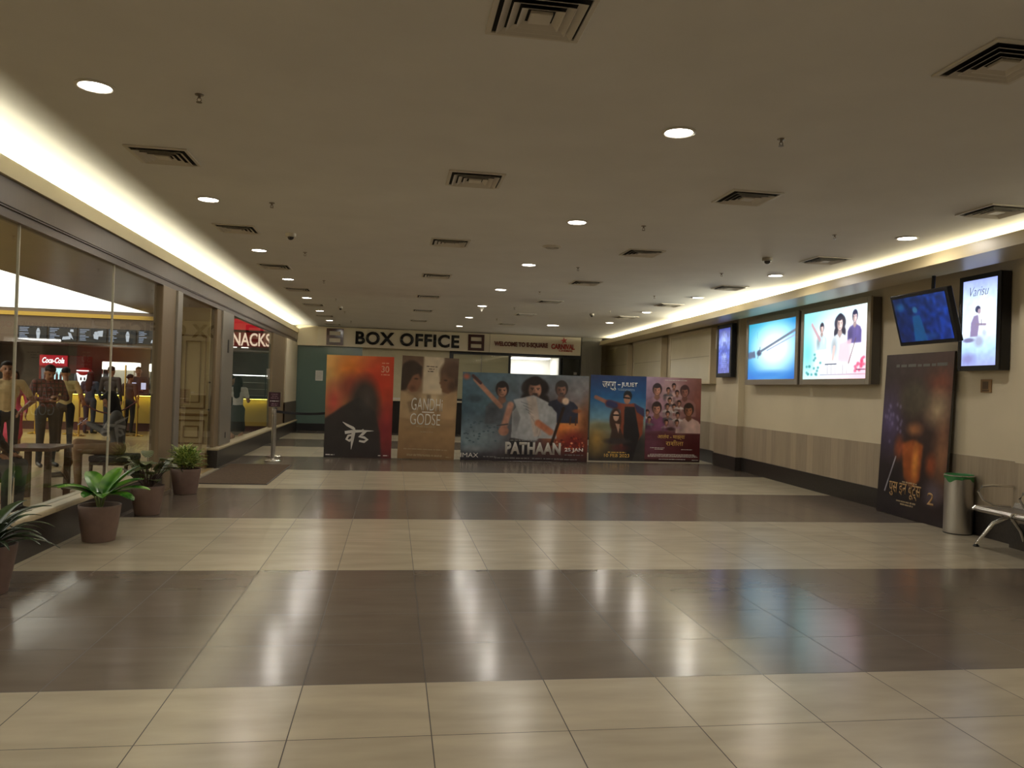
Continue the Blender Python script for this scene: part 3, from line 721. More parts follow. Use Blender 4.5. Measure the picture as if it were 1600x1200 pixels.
# ================================================================== STANDING POSTERS
M_print = printed('printed_board', 0, .32)
M_board = mat('board_edge', S(70, 66, 62), .6)
def standee(name, label, xl, xr, y, hgt, art, rot=0.0, rx=-.012, rz=0.0, group=None):
    w = xr-xl
    t = thing(name, label, 'poster', ((xl+xr)/2, y, 0.004), 0, group); t.rotation_euler = (rx, rot, rz)
    MB().box(-w/2, w/2, .002, .03, 0, hgt).build('board', M_board, t)
    q = art(w, hgt).mesh('printed_face', 0, t, M_print); q.location.z = hgt/2
    b = MB()
    for s in (-1, 1): b.hexa([(s*w*.25-.012, .031, .02), (s*w*.25+.012, .031, .02), (s*w*.25+.012, .40, .012), (s*w*.25-.012, .40, .012), (s*w*.25-.012, .031, hgt*.7), (s*w*.25+.012, .031, hgt*.7), (s*w*.25+.012, .06, hgt*.7), (s*w*.25-.012, .06, hgt*.7)])
    b.build('rear_strut', M_board, t)
    return t, w
# red and charcoal poster
def art1(w, h):
    a = Art(w, h, 240).bil((215, 170, 95), (178, 62, 34), (48, 42, 40), (88, 40, 44))
    a.blob(.35, .12, .3, .2, (196, 110, 30), .8, .9); a.blob(.75, .25, .45, .3, (178, 52, 32), .9, .9); a.blob(.12, .45, .2, .25, (176, 66, 60), .8, .9); a.blob(.9, .72, .25, .3, (120, 36, 46), .8, .9)
    a.blob(.35, .3, .22, .18, (110, 44, 40), .7, .7); a.blob(.58, .48, .28, .34, (50, 46, 44), .95, .45); a.poly([(.0, 1), (.0, .62), (.25, .5), (.5, .4), (.74, .55), (.82, .75), (.85, 1)], (44, 41, 42), .95, 10)
    a.blob(.62, .42, .15, .16, (74, 70, 64), .6, .9); a.blob(.92, .55, .08, .14, (150, 50, 44), .6, .8); a.grad if 0 else None
    return a.gain(1.18).grain(.06, 12)
t, w = standee('movie_poster', 'red and charcoal poster board with a brushed white title and 30', -1.315, .0, 15.80, 2.03, art1)
M_wp = M_textwhite
b = stroke_mesh([[(-.29, .24, .004), (-.20, .18, .022), (-.09, .125, .028), (-.05, .10, .02)], [(-.24, .03, .03), (-.10, .055, .03), (.10, .068, .022), (.32, .075, .003)],
                 [(-.05, .10, .02), (-.075, .02, .035), (-.09, -.10, .03), (-.11, -.30, .004)], [(-.07, -.07, .022), (-.15, -.13, .024), (-.205, -.10, .024), (-.17, -.03, .022), (-.08, -.01, .018)],
                 [(.16, .07, .03), (.10, .0, .026), (.04, -.04, .022), (.14, -.06, .024), (.20, -.10, .026), (.14, -.145, .024), (.04, -.13, .018)], [(.10, .10, .02), (.13, .04, .02)]])
q = b.build('title_lettering', M_wp, t); q.location = (-.02, -.002, .47)
text('date_lettering', '30', mat('pink_print', S(225, 160, 130), .5), (.49, -.002, 1.78), t, w=.155, h=.135, bold=.02)
scribble('small_print', mat('pink_print', S(225, 160, 130), .5), [(.42, .56, 1.90), (.41, .58, 1.67)], t, -.001, 5, .02)
scribble('small_print', M_wp, [(-.62, -.45, .06), (.40, .45, .06), (.50, .60, .06)], t, -.001, 6, .022)
# sepia poster
def art2(w, h):
    a = Art(w, h, 230).grad([(0, (92, 72, 56)), (.25, (120, 98, 76)), (.45, (128, 106, 80)), (.75, (132, 106, 76)), (1, (112, 88, 64))])
    a.poly([(.38, 0), (.74, 0), (.72, .36), (.38, .36)], (176, 164, 142), .95, 6); a.blob(.55, .42, .3, .12, (180, 162, 130), .8, .8)
    a.blob(.17, .17, .21, .14, (54, 40, 32), 1, .2); a.blob(.22, .25, .15, .11, (108, 76, 56), 1, .3); a.blob(.05, .26, .12, .1, (50, 38, 32), .9, .5)
    a.blob(.88, .15, .24, .14, (84, 62, 46), 1, .25); a.blob(.80, .23, .14, .1, (96, 70, 50), 1, .3); a.blob(.95, .2, .14, .14, (58, 42, 32), .9, .5)
    a.poly([(0, .34), (.2, .38), (.36, .46), (.3, .62), (0, .6)], (150, 128, 98), .8, 8); a.poly([(1, .32), (.8, .36), (.66, .46), (.72, .6), (1, .6)], (150, 124, 92), .8, 8)
    a.poly([(.14, .16), (.29, .17), (.30, .215), (.35, .255), (.31, .27), (.315, .29), (.30, .305), (.29, .335), (.18, .35), (.10, .30)], (112, 78, 58), 1, 2)
    a.poly([(.02, .08), (.2, .05), (.36, .10), (.33, .16), (.2, .19), (.14, .26), (.08, .33), (.0, .34)], (50, 38, 30), .95, 3); a.blob(.26, .22, .05, .012, (50, 36, 28), .8, .6); a.blob(.2, .31, .08, .04, (78, 54, 40), .7, .8)
    a.poly([(.92, .14), (.74, .17), (.73, .215), (.67, .25), (.71, .268), (.70, .29), (.72, .305), (.73, .335), (.84, .35), (.96, .30)], (98, 70, 50), 1, 2)
    a.blob(.93, .13, .2, .1, (72, 52, 38), .9, .4); a.blob(.78, .22, .045, .012, (48, 34, 26), .8, .6); a.blob(.9, .27, .1, .07, (60, 43, 32), .8, .7)
    a.poly([(.46, .37), (.53, .37), (.53, .46), (.46, .46)], (96, 82, 66), .7, 3); a.poly([(.12, .45), (.3, .41), (.34, .5), (.18, .56)], (96, 78, 58), .6, 6)
    return a.gain(1.22).grain(.06, 10)
t, w = standee('movie_poster', 'narrow sepia poster board with two facing heads and white hand lettering', .12, 1.255, 15.80, 2.06, art2, rot=.022)
text('title_lettering', 'GANDHi', M_wp, (-.03, -.002, 1.10), t, w=.62, h=.25, bold=-.004); text('title_lettering', 'GODSE', M_wp, (-.05, -.002, .80), t, w=.60, h=.23, bold=-.004)
b = MB(); b.box(-.12, .12, -.002, 0, .935, .955); b.build('title_rule', M_wp, t)
scribble('small_print', mat('sepia_print', S(168, 148, 118), .5), [(-.22, .15, .655), (-.14, .12, .55), (-.45, .42, .20), (-.38, .32, .09), (-.38, .32, .07), (.40, .50, .06)], t, -.001, 8, .022)
scribble('small_print', mat('brown_print', S(88, 74, 62), .5), [(-.08, .14, 1.87), (-.03, .08, 1.82), (-.05, .08, 1.77)], t, -.001, 9, .022)
# wide action poster
def art3(w, h):
    a = Art(w, h, 300).bil((64, 92, 108), (116, 118, 124), (48, 62, 74), (110, 44, 30))
    a.blob(.12, .75, .35, .3, (122, 138, 146), .8, .8); a.blob(.25, .35, .25, .2, (76, 104, 116), .7, .8); a.blob(.8, .6, .22, .3, (196, 110, 52), .95, .9); a.blob(.88, .5, .16, .2, (206, 140, 84), .8, .9)
    a.blob(.9, .78, .2, .18, (104, 30, 32), .9, .7); a.blob(.92, .2, .12, .2, (128, 128, 132), .7, .9); a.blob(.03, .05, .04, .05, (180, 80, 50), .8, .8); a.blob(.99, .55, .08, .4, (96, 58, 34), .7, .8)
    for k in range(40): a.blob(a.rng.uniform(.0, .3), a.rng.uniform(.5, .8), a.rng.uniform(.006, .016), .012, (58, 76, 86), .8, .6)
    for k in range(40): a.blob(a.rng.uniform(.74, .99), a.rng.uniform(.7, .92), a.rng.uniform(.006, .016), .014, [(190, 80, 40), (70, 24, 28), (220, 150, 110)][k % 3], .7, .6)
    a.blob(.1, .88, .16, .06, (180, 188, 190), .5, .9); a.blob(.1, .3, .08, .06, (50, 62, 70), .8, .6)
    a.bust(.31, .19, .085, (152, 110, 92), (36, 30, 32), (78, 84, 92)); a.line(.10, .08, .30, .38, .035, (150, 108, 90), 1); a.line(.08, .04, .14, .12, .022, (70, 44, 44), 1)
    a.bust(.78, .16, .085, (136, 98, 84), (58, 50, 48), (44, 46, 62), wid=2.4, beard=True)
    a.bust(.57, .16, .115, (158, 116, 98), (34, 28, 28), (148, 150, 154), True, 2.3, 3.0, beard=True)
    a.poly([(.40, .30), (.56, .24), (.68, .32), (.63, .70), (.58, .78), (.42, .74), (.46, .5)], (150, 152, 156), 1, 2)
    for k in range(9): a.line(.46+.02*k, .32+.04*k, .54+.008*k, .36+.045*k, .007, (96, 98, 106), .6)
    a.poly([(.50, .26), (.58, .26), (.63, .70), (.57, .72)], (176, 150, 132), .5, 5)
    a.line(.38, .36, .33, .62, .05, (158, 116, 100), 1); a.blob(.33, .66, .045, .06, (146, 104, 88), 1, .2); a.line(.28, .60, .36, .58, .01, (60, 60, 64), .9)
    a.line(.60, .56, .70, .66, .05, (166, 104, 78), 1); a.line(.80, .38, .71, .80, .022, (50, 34, 28), 1); a.poly([(.38, .74), (.58, .78), (.58, .95), (.38, .95)], (34, 34, 38), .9, 3)
    a.blob(.815, .30, .035, .05, (220, 190, 165), .9, .4)
    a.blob(.91, .41, .05, .03, (130, 76, 50), .8, .5); a.line(.855, .56, .86, .48, .012, (80, 46, 30), .8); a.line(.90, .57, .905, .49, .012, (80, 46, 30), .8)
    a.put((a.V-.82)/.18, (36, 30, 36), .85)
    return a.gain(1.16).grain(.10, 14).grain(.07, 6)
t, w = standee('movie_poster', 'widest poster board, blue to orange with action figures and bold grey title', 1.385, 4.015, 15.80, 1.785, art3)
M_grey = mat('grey_print', S(196, 190, 182), .4)
text('title_lettering', 'PATHAAN', mat('silver_print', S(190, 184, 176), .35), (.175, -.003, .265), t, w=1.16, h=.25, bold=.05, spacing=1.08, extrude=.003)
text('date_lettering', '25 JAN', M_wp, (1.03, -.002, .24), t, w=.39, h=.095, bold=.03); text('small_lettering', 'IMAX', M_wp, (-1.13, -.002, .105), t, w=.36, h=.088, bold=.0)
scribble('small_print', M_grey, [(-.30, .28, .425), (-.62, -.42, .06), (-.40, .10, .06), (.16, .36, .06), (.40, .82, .06), (.84, 1.24, .145), (.62, 1.1, .05), (-.85, -.58, .08)], t, -.001, 11, .024)
# blue sky poster
def art4(w, h):
    a = Art(w, h, 240).grad([(0, (24, 40, 82)), (.25, (34, 84, 132)), (.5, (112, 150, 172)), (.58, (140, 144, 130)), (.75, (96, 86, 66)), (1, (52, 48, 48))])
    a.blob(.12, .75, .25, .25, (176, 138, 72), .8, .9); a.blob(.3, .6, .3, .06, (110, 112, 84), .8, .7); a.blob(.8, .8, .4, .25, (42, 42, 48), .8, .7); a.blob(.9, .55, .1, .2, (78, 84, 70), .7, .8)
    a.line(.10, .26, .35, .33, .030, (150, 100, 84), 1); a.line(.33, .33, .58, .37, .055, (120, 54, 48), 1); a.line(.34, .33, .44, .35, .05, (40, 50, 92), .9)
    a.poly([(.55, .33), (.80, .32), (.97, .40), (.95, .68), (.72, .92), (.55, .85)], (128, 66, 46), 1, 2); a.poly([(.62, .36), (.8, .36), (.9, .7), (.78, 1), (.6, .95)], (34, 32, 36), 1, 2); a.poly([(.78, .32), (.97, .38), (.98, .48), (.84, .42)], (54, 52, 84), 1, 2)
    a.blob(.67, .235, .085, .07, (26, 24, 26), 1, .2); a.blob(.66, .275, .065, .06, (152, 108, 88), 1, .2); a.line(.60, .255, .70, .262, .012, (16, 16, 18), 1)
    a.blob(.46, .52, .12, .16, (66, 44, 36), 1, .25); a.poly([(.40, .62), (.55, .62), (.66, .78), (.36, .80)], (66, 50, 46), 1, 3); a.blob(.47, .475, .058, .065, (188, 150, 130), 1, .2); a.line(.42, .465, .51, .465, .012, (18, 16, 18), 1)
    a.poly([(.46, .56), (.54, .57), (.52, .68)], (190, 150, 128), .9, 1); a.blob(.5, .77, .3, .05, (58, 52, 54), .9, .5); a.blob(.55, .85, .22, .06, (84, 44, 48), .8, .6)
    return a.gain(1.12).grain(.06, 9)
t, w = standee('movie_poster', 'dark blue poster board with a pointing figure in sunglasses and gold date', 4.165, 5.40, 16.25, 1.83, art4)
text('title_lettering', 'जग्गु', M_wp, (-.21, -.002, 1.60), t, w=.30, h=.19, bold=.01); text('title_lettering', 'JULIET', M_wp, (.24, -.002, 1.63), t, w=.36, h=.115, bold=.012)
MB().box(-.02, .04, -.002, 0, 1.625, 1.645).build('title_dash', M_wp, t)
scribble('small_print', mat('blue_print', S(150, 170, 190), .5), [(-.02, .36, 1.545), (.0, .36, 1.52)], t, -.001, 12, .012)
text('date_lettering', '10 FEB 2023', M_goldink, (.0, -.002, .115), t, w=.56, h=.075, bold=.02); scribble('small_print', M_goldink, [(-.2, .2, .185)], t, -.001, 13, .026)
# poster with many portraits
def art5(w, h):
    a = Art(w, h, 240).bil((150, 128, 150), (140, 96, 92), (74, 46, 62), (70, 26, 28))
    a.blob(.48, .3, .3, .4, (198, 172, 164), .9, .9); a.blob(.95, .3, .2, .2, (146, 92, 82), .6, .9); a.blob(.1, .5, .25, .2, (160, 130, 156), .6, .9)
    a.put((a.V-.62)/.06, (84, 38, 44), .85); a.blob(.12, .8, .3, .2, (104, 64, 84), .7, .8); a.blob(.85, .85, .3, .2, (66, 22, 24), .8, .8)
    sk = (172, 120, 100); hr = (50, 34, 32)
    a.bust(.20, .15, .065, sk, hr, (150, 116, 130)); a.bust(.70, .16, .065, (150, 100, 90), (70, 48, 50), (140, 100, 100)); a.bust(.20, .37, .068, sk, hr, (116, 70, 100), tall=1.9); a.bust(.78, .38, .072, (150, 98, 74), hr, (188, 160, 156), tall=1.9)
    for x, y in ((.5, .10), (.40, .15), (.56, .18), (.43, .27), (.39, .34), (.51, .345), (.60, .30), (.40, .43), (.58, .44), (.38, .53), (.57, .53), (.03, .42), (.07, .50)):
        a.bust(x, y, .03, sk, hr, [(190, 180, 180), (90, 84, 92), (150, 120, 130)][int(x*100) % 3], tall=.5)
    a.blob(.45, .61, .1, .03, (46, 24, 26), .8, .6); a.put((a.V-.965)/.02, (30, 16, 18), .9)
    return a.gain(1.15).grain(.05, 8)
t, w = standee('movie_poster', 'pink and maroon poster board crowded with small portraits and a gold title', 5.405, 6.655, 16.27, 1.83, art5)
text('title_lettering', 'आलंय - माझ्या', M_goldink, (-.03, -.002, .535), t, w=.62, h=.125, bold=.012); text('title_lettering', 'राशीला', M_goldink, (.05, -.002, .41), t, w=.40, h=.125, bold=.012)
scribble('small_print', M_wp, [(-.50, -.18, .30), (-.40, -.2, .27), (.2, .45, .27), (-.5, .5, .16), (-.55, .55, .135), (-.55, .58, .11), (-.3, .3, .055), (.45, .6, .045), (-.2, .3, 1.77)], t, -.001, 14, .014)
# dark poster leaning on the right wall
def art6(w, h):
    a = Art(w, h, 260).bil((62, 48, 52), (92, 58, 48), (34, 30, 36), (40, 32, 36))
    a.blob(.12, .42, .3, .28, (92, 80, 126), .9, .9); a.blob(.85, .17, .28, .12, (150, 76, 50), .9, .9); a.blob(.82, .33, .26, .15, (186, 164, 130), .95, .9); a.blob(.92, .6, .18, .28, (176, 124, 88), .8, .9)
    a.blob(.48, .28, .28, .15, (84, 76, 62), .9, .5); a.blob(.40, .70, .10, .20, (60, 46, 44), .6, .9)
    a.poly([(.34, .55), (.52, .52), (.66, .55), (.64, .76), (.52, .82), (.40, .76)], (178, 92, 42), .9, 12); a.blob(.56, .66, .07, .16, (222, 150, 70), .85, .8); a.blob(.3, .58, .1, .1, (170, 84, 50), .8, .7); a.blob(.78, .66, .1, .09, (168, 82, 48), .8, .7)
    a.blob(.52, .46, .16, .06, (196, 128, 78), .7, .8); a.blob(.2, .85, .4, .18, (32, 28, 36), .8, .7); a.blob(.84, .82, .18, .1, (96, 86, 98), .85, .7)
    a.line(.12, .86, .26, .64, .007, (180, 180, 195), .9)
    for k in range(18): a.blob(a.rng.uniform(.04, .32), a.rng.uniform(.3, .55), .025, .02, (150, 142, 190), .5, .8)
    return a.grain(.10, 16).grain(.08, 6)
yl, yr = 9.72, 8.36
t = thing('movie_poster', 'tall dark poster board with orange glow, leaning on the right wall behind the bin', 'poster', (WX((yl+yr)/2)-.165, (yl+yr)/2, .004)); t.rotation_euler = (-.045, 0, RZ)
w = yl-yr; hgt = 2.10
MB().box(-w/2, w/2, .002, .03, 0, hgt).build('board', M_board, t)
q = art6(w, hgt).mesh('printed_face', 0, t, M_print); q.location.z = hgt/2
M_gp = mat('dull_gold_print', S(176, 140, 92), .4)
text('title_lettering', 'पुस इन बूट्स', M_gp, (-.09, -.002, .335), t, w=.66, h=.19, bold=.012); text('title_lettering', '2', M_gp, (.43, -.002, .31), t, w=.12, h=.15, bold=.01)
scribble('small_print', M_grey, [(-.45, .58, 1.95)], t, -.001, 21, .042); scribble('small_print', mat('sepia_print', S(168, 148, 118), .5), [(-.25, .15, .20), (-.16, .1, .165), (-.15, .15, .45)], t, -.001, 22, .02)

# ================================================================== BIN, BENCH, STANCHIONS, MAT
t = thing('waste_bin', 'round brushed steel waste bin with a green bag rim, beside the leaning poster', 'bin', (6.43, 8.08, 0))
MB().lathe([(.147, .012), (.150, .03), (.150, .645), (.152, .66), (.146, .664), (.144, .64), (.144, .03)], n=40, close=True).build('body', M_steel, t, smooth=True)
MB().lathe([(.142, 0), (.149, .0), (.149, .012), (.142, .012)], n=40).build('base_ring', M_black, t, smooth=True)
b = MB(); prof = [(.1512, .615), (.153, .63), (.156, .66), (.150, .675), (.140, .66), (.135, .60)]
prev = None
for r, z in prof:
    rg = []
    for i in range(48):
        an = 2*PI*i/48; dz = (.020*math.sin(3*an+.6)+.012*math.sin(7*an)) if z < .62 else 0
        rg.append(b.bm.verts.new((r*math.cos(an), r*math.sin(an), z+dz)))
    if prev:
        for k in range(48): b.bm.faces.new((prev[k], prev[(k+1) % 48], rg[(k+1) % 48], rg[k]))
    prev = rg
b.build('bag_rim', mat('green_bag', S(52, 128, 70), .35), t, smooth=True)
b = MB(); b.tube([(.157*math.cos(2*PI*i/40), .157*math.sin(2*PI*i/40), .662) for i in range(41)], .006, 8, cap=False); b.build('top_ring', M_chrome, t, smooth=True)

t = thing('airport_bench', 'perforated steel waiting bench with chrome armrests along the right wall', 'bench', (6.22, 7.10, 0), RZ)
# local x runs along the wall towards the viewer, local y towards the wall
M_perf = mat('perforated_steel', S(150, 146, 140), .35, metal=.8, noise=.35, nscale=120)
b = MB(); b.box(-.10, 1.62, .0, .055, .335, .385); b.build('beam', M_black, t, bevel=.006)
for k in range(3):
    x0 = -.16+.56*k
    b = MB(); pr = [(-.27, .405), (-.25, .428), (-.05, .418), (.15, .408), (.20, .425)]
    for i in range(len(pr)-1):
        (ya, za), (yb, zb) = pr[i], pr[i+1]
        b.hexa([(x0, ya, za-.008), (x0+.52, ya, za-.008), (x0+.52, yb, zb-.008), (x0, yb, zb-.008), (x0, ya, za+.008), (x0+.52, ya, za+.008), (x0+.52, yb, zb+.008), (x0, yb, zb+.008)])
    b.build('seat', M_perf, t)
    b = MB(); pr = [(.17, .42), (.22, .52), (.27, .70), (.29, .80)]
    for i in range(len(pr)-1):
        (ya, za), (yb, zb) = pr[i], pr[i+1]
        b.hexa([(x0, ya, za), (x0+.52, ya, za), (x0+.52, ya+.014, za), (x0, ya+.014, za), (x0, yb, zb), (x0+.52, yb, zb), (x0+.52, yb+.014, zb), (x0, yb+.014, zb)])
    b.build('backrest', M_perf, t)
    b = MB()
    for xx in (x0, x0+.52): b.tube([(xx, -.275, .40), (xx, -.25, .43), (xx, .15, .41), (xx, .20, .44), (xx, .27, .70), (xx, .295, .81)], .011, 8)
    b.build('seat_frame', M_chrome, t, smooth=True)
for k in range(4):
    x = -.18+.56*k
    MB().tube([(x, .16, .43), (x, -.02, .44), (x, -.15, .50), (x, -.20, .58), (x, -.16, .635), (x, -.05, .645), (x, .24, .635)], .013, 10).build('armrest', M_chrome, t, smooth=True)
for x in (-.02, 1.36):
    lg = MB().tube([(x, .02, .345), (x-.06, -.10, .27), (x-.20, -.16, .055), (x-.22, -.165, .03)], [.024, .022, .017, .017], 10).build('leg', M_chrome, t, smooth=True)
    MB().lathe([(.028, 0), (.03, .008), (.014, .03)], (x-.22, -.165, 0), 14).build('rubber_foot', M_black, lg, smooth=True)
    lg = MB().tube([(x, .05, .345), (x, .16, .20), (x, .22, .03)], [.024, .02, .017], 10).build('leg', M_chrome, t, smooth=True)
    MB().lathe([(.028, 0), (.03, .008), (.014, .03)], (x, .22, 0), 14).build('rubber_foot', M_black, lg, smooth=True)

def belt_post(label, x, y, with_sign):
    t = thing('queue_post', label, 'queue post', (x, y, 0))
    MB().lathe([(.155, 0), (.157, .008), (.13, .022), (.04, .034), (.035, .05)], n=36).build('base', M_chrome, t, smooth=True)
    MB().lathe([(.034, .034), (.034, .90), (.036, .905)], n=24).build('pole', M_steel, t, smooth=True)
    MB().lathe([(.040, .86), (.041, .95), (.036, .965), (.005, .968)], n=24).build('belt_head', M_black if not with_sign else M_greypanel, t, smooth=True)
    if with_sign:
        b = MB(); b.box(-.008, .008, -.008, .008, .96, 1.0); b.frame(-.118, .118, .99, 1.285, .012, -.01, .01)
        f = b.build('sign_frame', M_chrome, t)
        s = MB().box(-.107, .107, -.006, .006, 1.0, 1.275).build('sign_sheet', mat('maroon_sheet', S(58, 26, 40), .4), t)
        scribble('printed_lines', mat('mauve_print', S(150, 118, 130), .5), [(-.06, .06, 1.235), (-.05, .05, 1.20), (-.07, .07, 1.165), (-.05, .06, 1.06), (-.06, .05, 1.03)], s, -.0062, 31, .014)
        scribble('printed_lines', M_textwhite, [(-.08, .08, 1.11)], s, -.0062, 32, .016)
    return t
belt_post('steel queue post holding a small maroon sign, at the corner of the brown mat', -2.16, 14.95, True)
belt_post('steel queue post hidden close behind the post with the maroon sign', -2.275, 15.85, False)
belt_post('steel queue post standing behind the red poster board', -1.0, 16.46, False)
b = MB(); p0, p1 = Vector((-2.12, 14.97, .915)), Vector((-1.03, 16.43, .90)); n = 14
prev = None
for i in range(n):
    a, c = p0.lerp(p1, i/n), p0.lerp(p1, (i+1)/n); sa = -.05*math.sin(PI*i/n); sb = -.05*math.sin(PI*(i+1)/n)
    d = Vector((p1.y-p0.y, p0.x-p1.x, 0)).normalized()*.0015
    b.hexa([a-d+Vector((0, 0, sa-.024)), c-d+Vector((0, 0, sb-.024)), c+d+Vector((0, 0, sb-.024)), a+d+Vector((0, 0, sa-.024)), a-d+Vector((0, 0, sa+.024)), c-d+Vector((0, 0, sb+.024)), c+d+Vector((0, 0, sb+.024)), a+d+Vector((0, 0, sa+.024))])
o = b.build('queue_belt', mat('black_webbing', S(26, 26, 30), .7)); origin(o, tuple(p0))
tag(o, 'black belt stretched from the signed queue post to behind the red poster', 'belt')

t = thing('door_mat', 'large brown ribbed door mat in front of the glass shop door', 'mat', (-2.25, 12.92, 0))
b = MB(); b.box(-.52, .50, -1.36, 1.36, .001, .010)
for k in range(50): b.box(-.50+.02*k, -.49+.02*k, -1.33, 1.33, .010, .013)
b.build('pile', mat('brown_mat', S(96, 78, 62), .95, noise=.2, nscale=30), t)
b = MB(); b.box(-.54, -.52, -1.38, 1.38, 0, .008); b.box(.50, .52, -1.38, 1.38, 0, .008); b.box(-.54, .52, -1.38, -1.36, 0, .008); b.box(-.54, .52, 1.36, 1.38, 0, .008)
b.build('edge_border', M_black, t)

# ================================================================== POTTED PLANTS
M_pot = mat('mauve_clay_pot', S(122, 100, 90), .6, noise=.08, nscale=12)
M_soil = mat('dark_soil', S(34, 26, 20), .95, noise=.4, nscale=60, bump=.5)
def leafmat(name, c1, c2, scale=30, rough=.35, stripe=False):
    if name in _m: return _m[name]
    m = bpy.data.materials.new(name); m.use_nodes = True; _m[name] = m; nt = m.node_tree; b = nt.nodes['Principled BSDF']; b.inputs['Roughness'].default_value = rough
    tc = nt.nodes.new('ShaderNodeTexCoord'); r = nt.nodes.new('ShaderNodeValToRGB')
    r.color_ramp.elements[0].position = .4; r.color_ramp.elements[1].position = .6; r.color_ramp.elements[0].color = (*c1, 1); r.color_ramp.elements[1].color = (*c2, 1)
    if stripe:
        w = nt.nodes.new('ShaderNodeTexWave'); w.inputs['Scale'].default_value = scale; w.inputs['Distortion'].default_value = 1.0
        at = nt.nodes.new('ShaderNodeAttribute'); at.attribute_name = 'leafuv'; nt.links.new(at.outputs['Vector'], w.inputs['Vector']); nt.links.new(w.outputs['Fac'], r.inputs[0])
    else:
        nz = nt.nodes.new('ShaderNodeTexNoise'); nz.inputs['Scale'].default_value = scale; nt.links.new(tc.outputs['Object'], nz.inputs['Vector']); nt.links.new(nz.outputs['Fac'], r.inputs[0])
    nt.links.new(r.outputs[0], b.inputs['Base Color']); return m
def leaf(b, base, az, elev, L, W, droop, profile='lance', fold=.18, twist=0.0, n=9, uv=None, side=None):
    """one curved, folded, thin-edged leaf grown from `base`"""
    d = Vector((math.cos(az)*math.cos(elev), math.sin(az)*math.cos(elev), math.sin(elev))); p = Vector(base); rows = []
    sd0 = Vector((-math.sin(az), math.cos(az), 0)); lay = b.bm.verts.layers.float_vector.get('leafuv') or b.bm.verts.layers.float_vector.new('leafuv')
    for i in range(n+1):
        t_ = i/n
        w = {'lance': math.sin(PI*min(1, t_*.93+.05))**.8, 'round': max(0, math.sin(PI*(t_*.94+.05)))**.5, 'strap': min(1, t_*6+.35)*(1-t_**4)**.8+.02}[profile]*W/2
        q = Matrix.Rotation(twist*t_, 3, d) @ sd0; up = q.cross(d)*-1
        if up.z < 0: up = -up
        c = p; vs_ = []
        for s in (-1, -.5, 0, .5, 1):
            v = b.bm.verts.new(c + q*(w*s) + up*(abs(s)*w*fold*2))
            v[lay] = (t_*L+abs(s)*w*.6, s*w, 0); vs_.append(v)
        vs2 = []
        for s in (-1, -.5, 0, .5, 1):
            v = b.bm.verts.new(c + q*(w*s) + up*(abs(s)*w*fold*2-.0022)); v[lay] = (t_*L+abs(s)*w*.6, s*w, 0); vs2.append(v)
        rows.append((vs_, vs2)); p = p + d*(L/n)
        ax = sd0; d = (Matrix.Rotation(droop/n, 3, ax) @ d)
    for i in range(n):
        (a, a2), (c, c2) = rows[i], rows[i+1]
        for k in range(4):
            b.bm.faces.new((a[k], a[k+1], c[k+1], c[k])); b.bm.faces.new((a2[k+1], a2[k], c2[k], c2[k+1]))
        b.bm.faces.new((a[0], c[0], c2[0], a2[0])); b.bm.faces.new((c[4], a[4], a2[4], c2[4]))
    return p
def pot(name, label, x, y, R, H, rb):
    t = thing(name, label, 'potted plant', (x, y, 0))
    MB().lathe([(rb*.9, 0), (rb, .004), (rb+(R-rb)*.45, H*.4), (R*.985, H*.9), (R, H*.985), (R*.985, H), (R*.93, H*.995), (R*.9, H*.86), (R*.3, H*.85)], n=40).build('pot', M_pot, t, smooth=True)
    MB().lathe([(R*.895, H*.87), (R*.7, H*.885), (R*.3, H*.90), (.002, H*.905)], n=24, close=True).build('soil', M_soil, t, smooth=True)
    return t
# nearest pot: arching strap leaves, mostly outside the frame
t = pot('potted_plant', 'potted plant with dark drooping strap leaves, cut by the left edge of the view', -2.665, 5.72, .185, .33, .135)
b = MB(); rnd = random.Random(3)
for k in range(34):
    az = rnd.uniform(0, 2*PI); leaf(b, (.05*math.cos(az), .05*math.sin(az), .29), az, rnd.uniform(.5, 1.35), rnd.uniform(.26, .44), rnd.uniform(.035, .06), rnd.uniform(1.0, 2.2), 'lance', .15)
leaf(b, (0, 0, .30), .35, 1.25, .50, .10, 1.4, 'lance', .12); leaf(b, (0, 0, .30), 1.2, 1.3, .46, .10, 1.3, 'lance', .12)
b.build('foliage', leafmat('dark_leaf', S(30, 44, 26), S(58, 78, 44), 18), t, smooth=True)
# broad shiny leaves
t = pot('potted_plant', 'potted plant with broad glossy bright green leaves', -2.575, 7.52, .177, .325, .135)
b = MB(); s_ = MB()
LV = [(PI*.96, .42, .44, .20, .55), (PI*1.22, .75, .34, .17, .9), (PI*.70, .95, .36, .17, .6), (.50, .80, .36, .17, .75), (.02, .55, .40, .16, .85), (-.50, .35, .36, .15, .9), (-1.2, .62, .26, .14, 1.2), (1.35, 1.1, .36, .16, .6), (PI*1.45, .6, .24, .14, 1.1), (.25, 1.15, .40, .15, .5)]
for az, el, L, W, dr_ in LV:
    tip = Vector((.05*math.cos(az), .05*math.sin(az), .40)); s_.tube([(.012*math.cos(az), .012*math.sin(az), .28), (tip.x*.6, tip.y*.6, .345), tuple(tip)], [.007, .006, .005], 6)
    leaf(b, tip, az, el*.85, L*.95, W*.95, dr_*.8, 'round', .16, n=12)
b.build('foliage', leafmat('bright_leaf', S(40, 92, 26), S(92, 146, 44), 6, .25), t, smooth=True)
s_.build('stems', mat('pale_stem', S(120, 130, 80), .5), t, smooth=True)
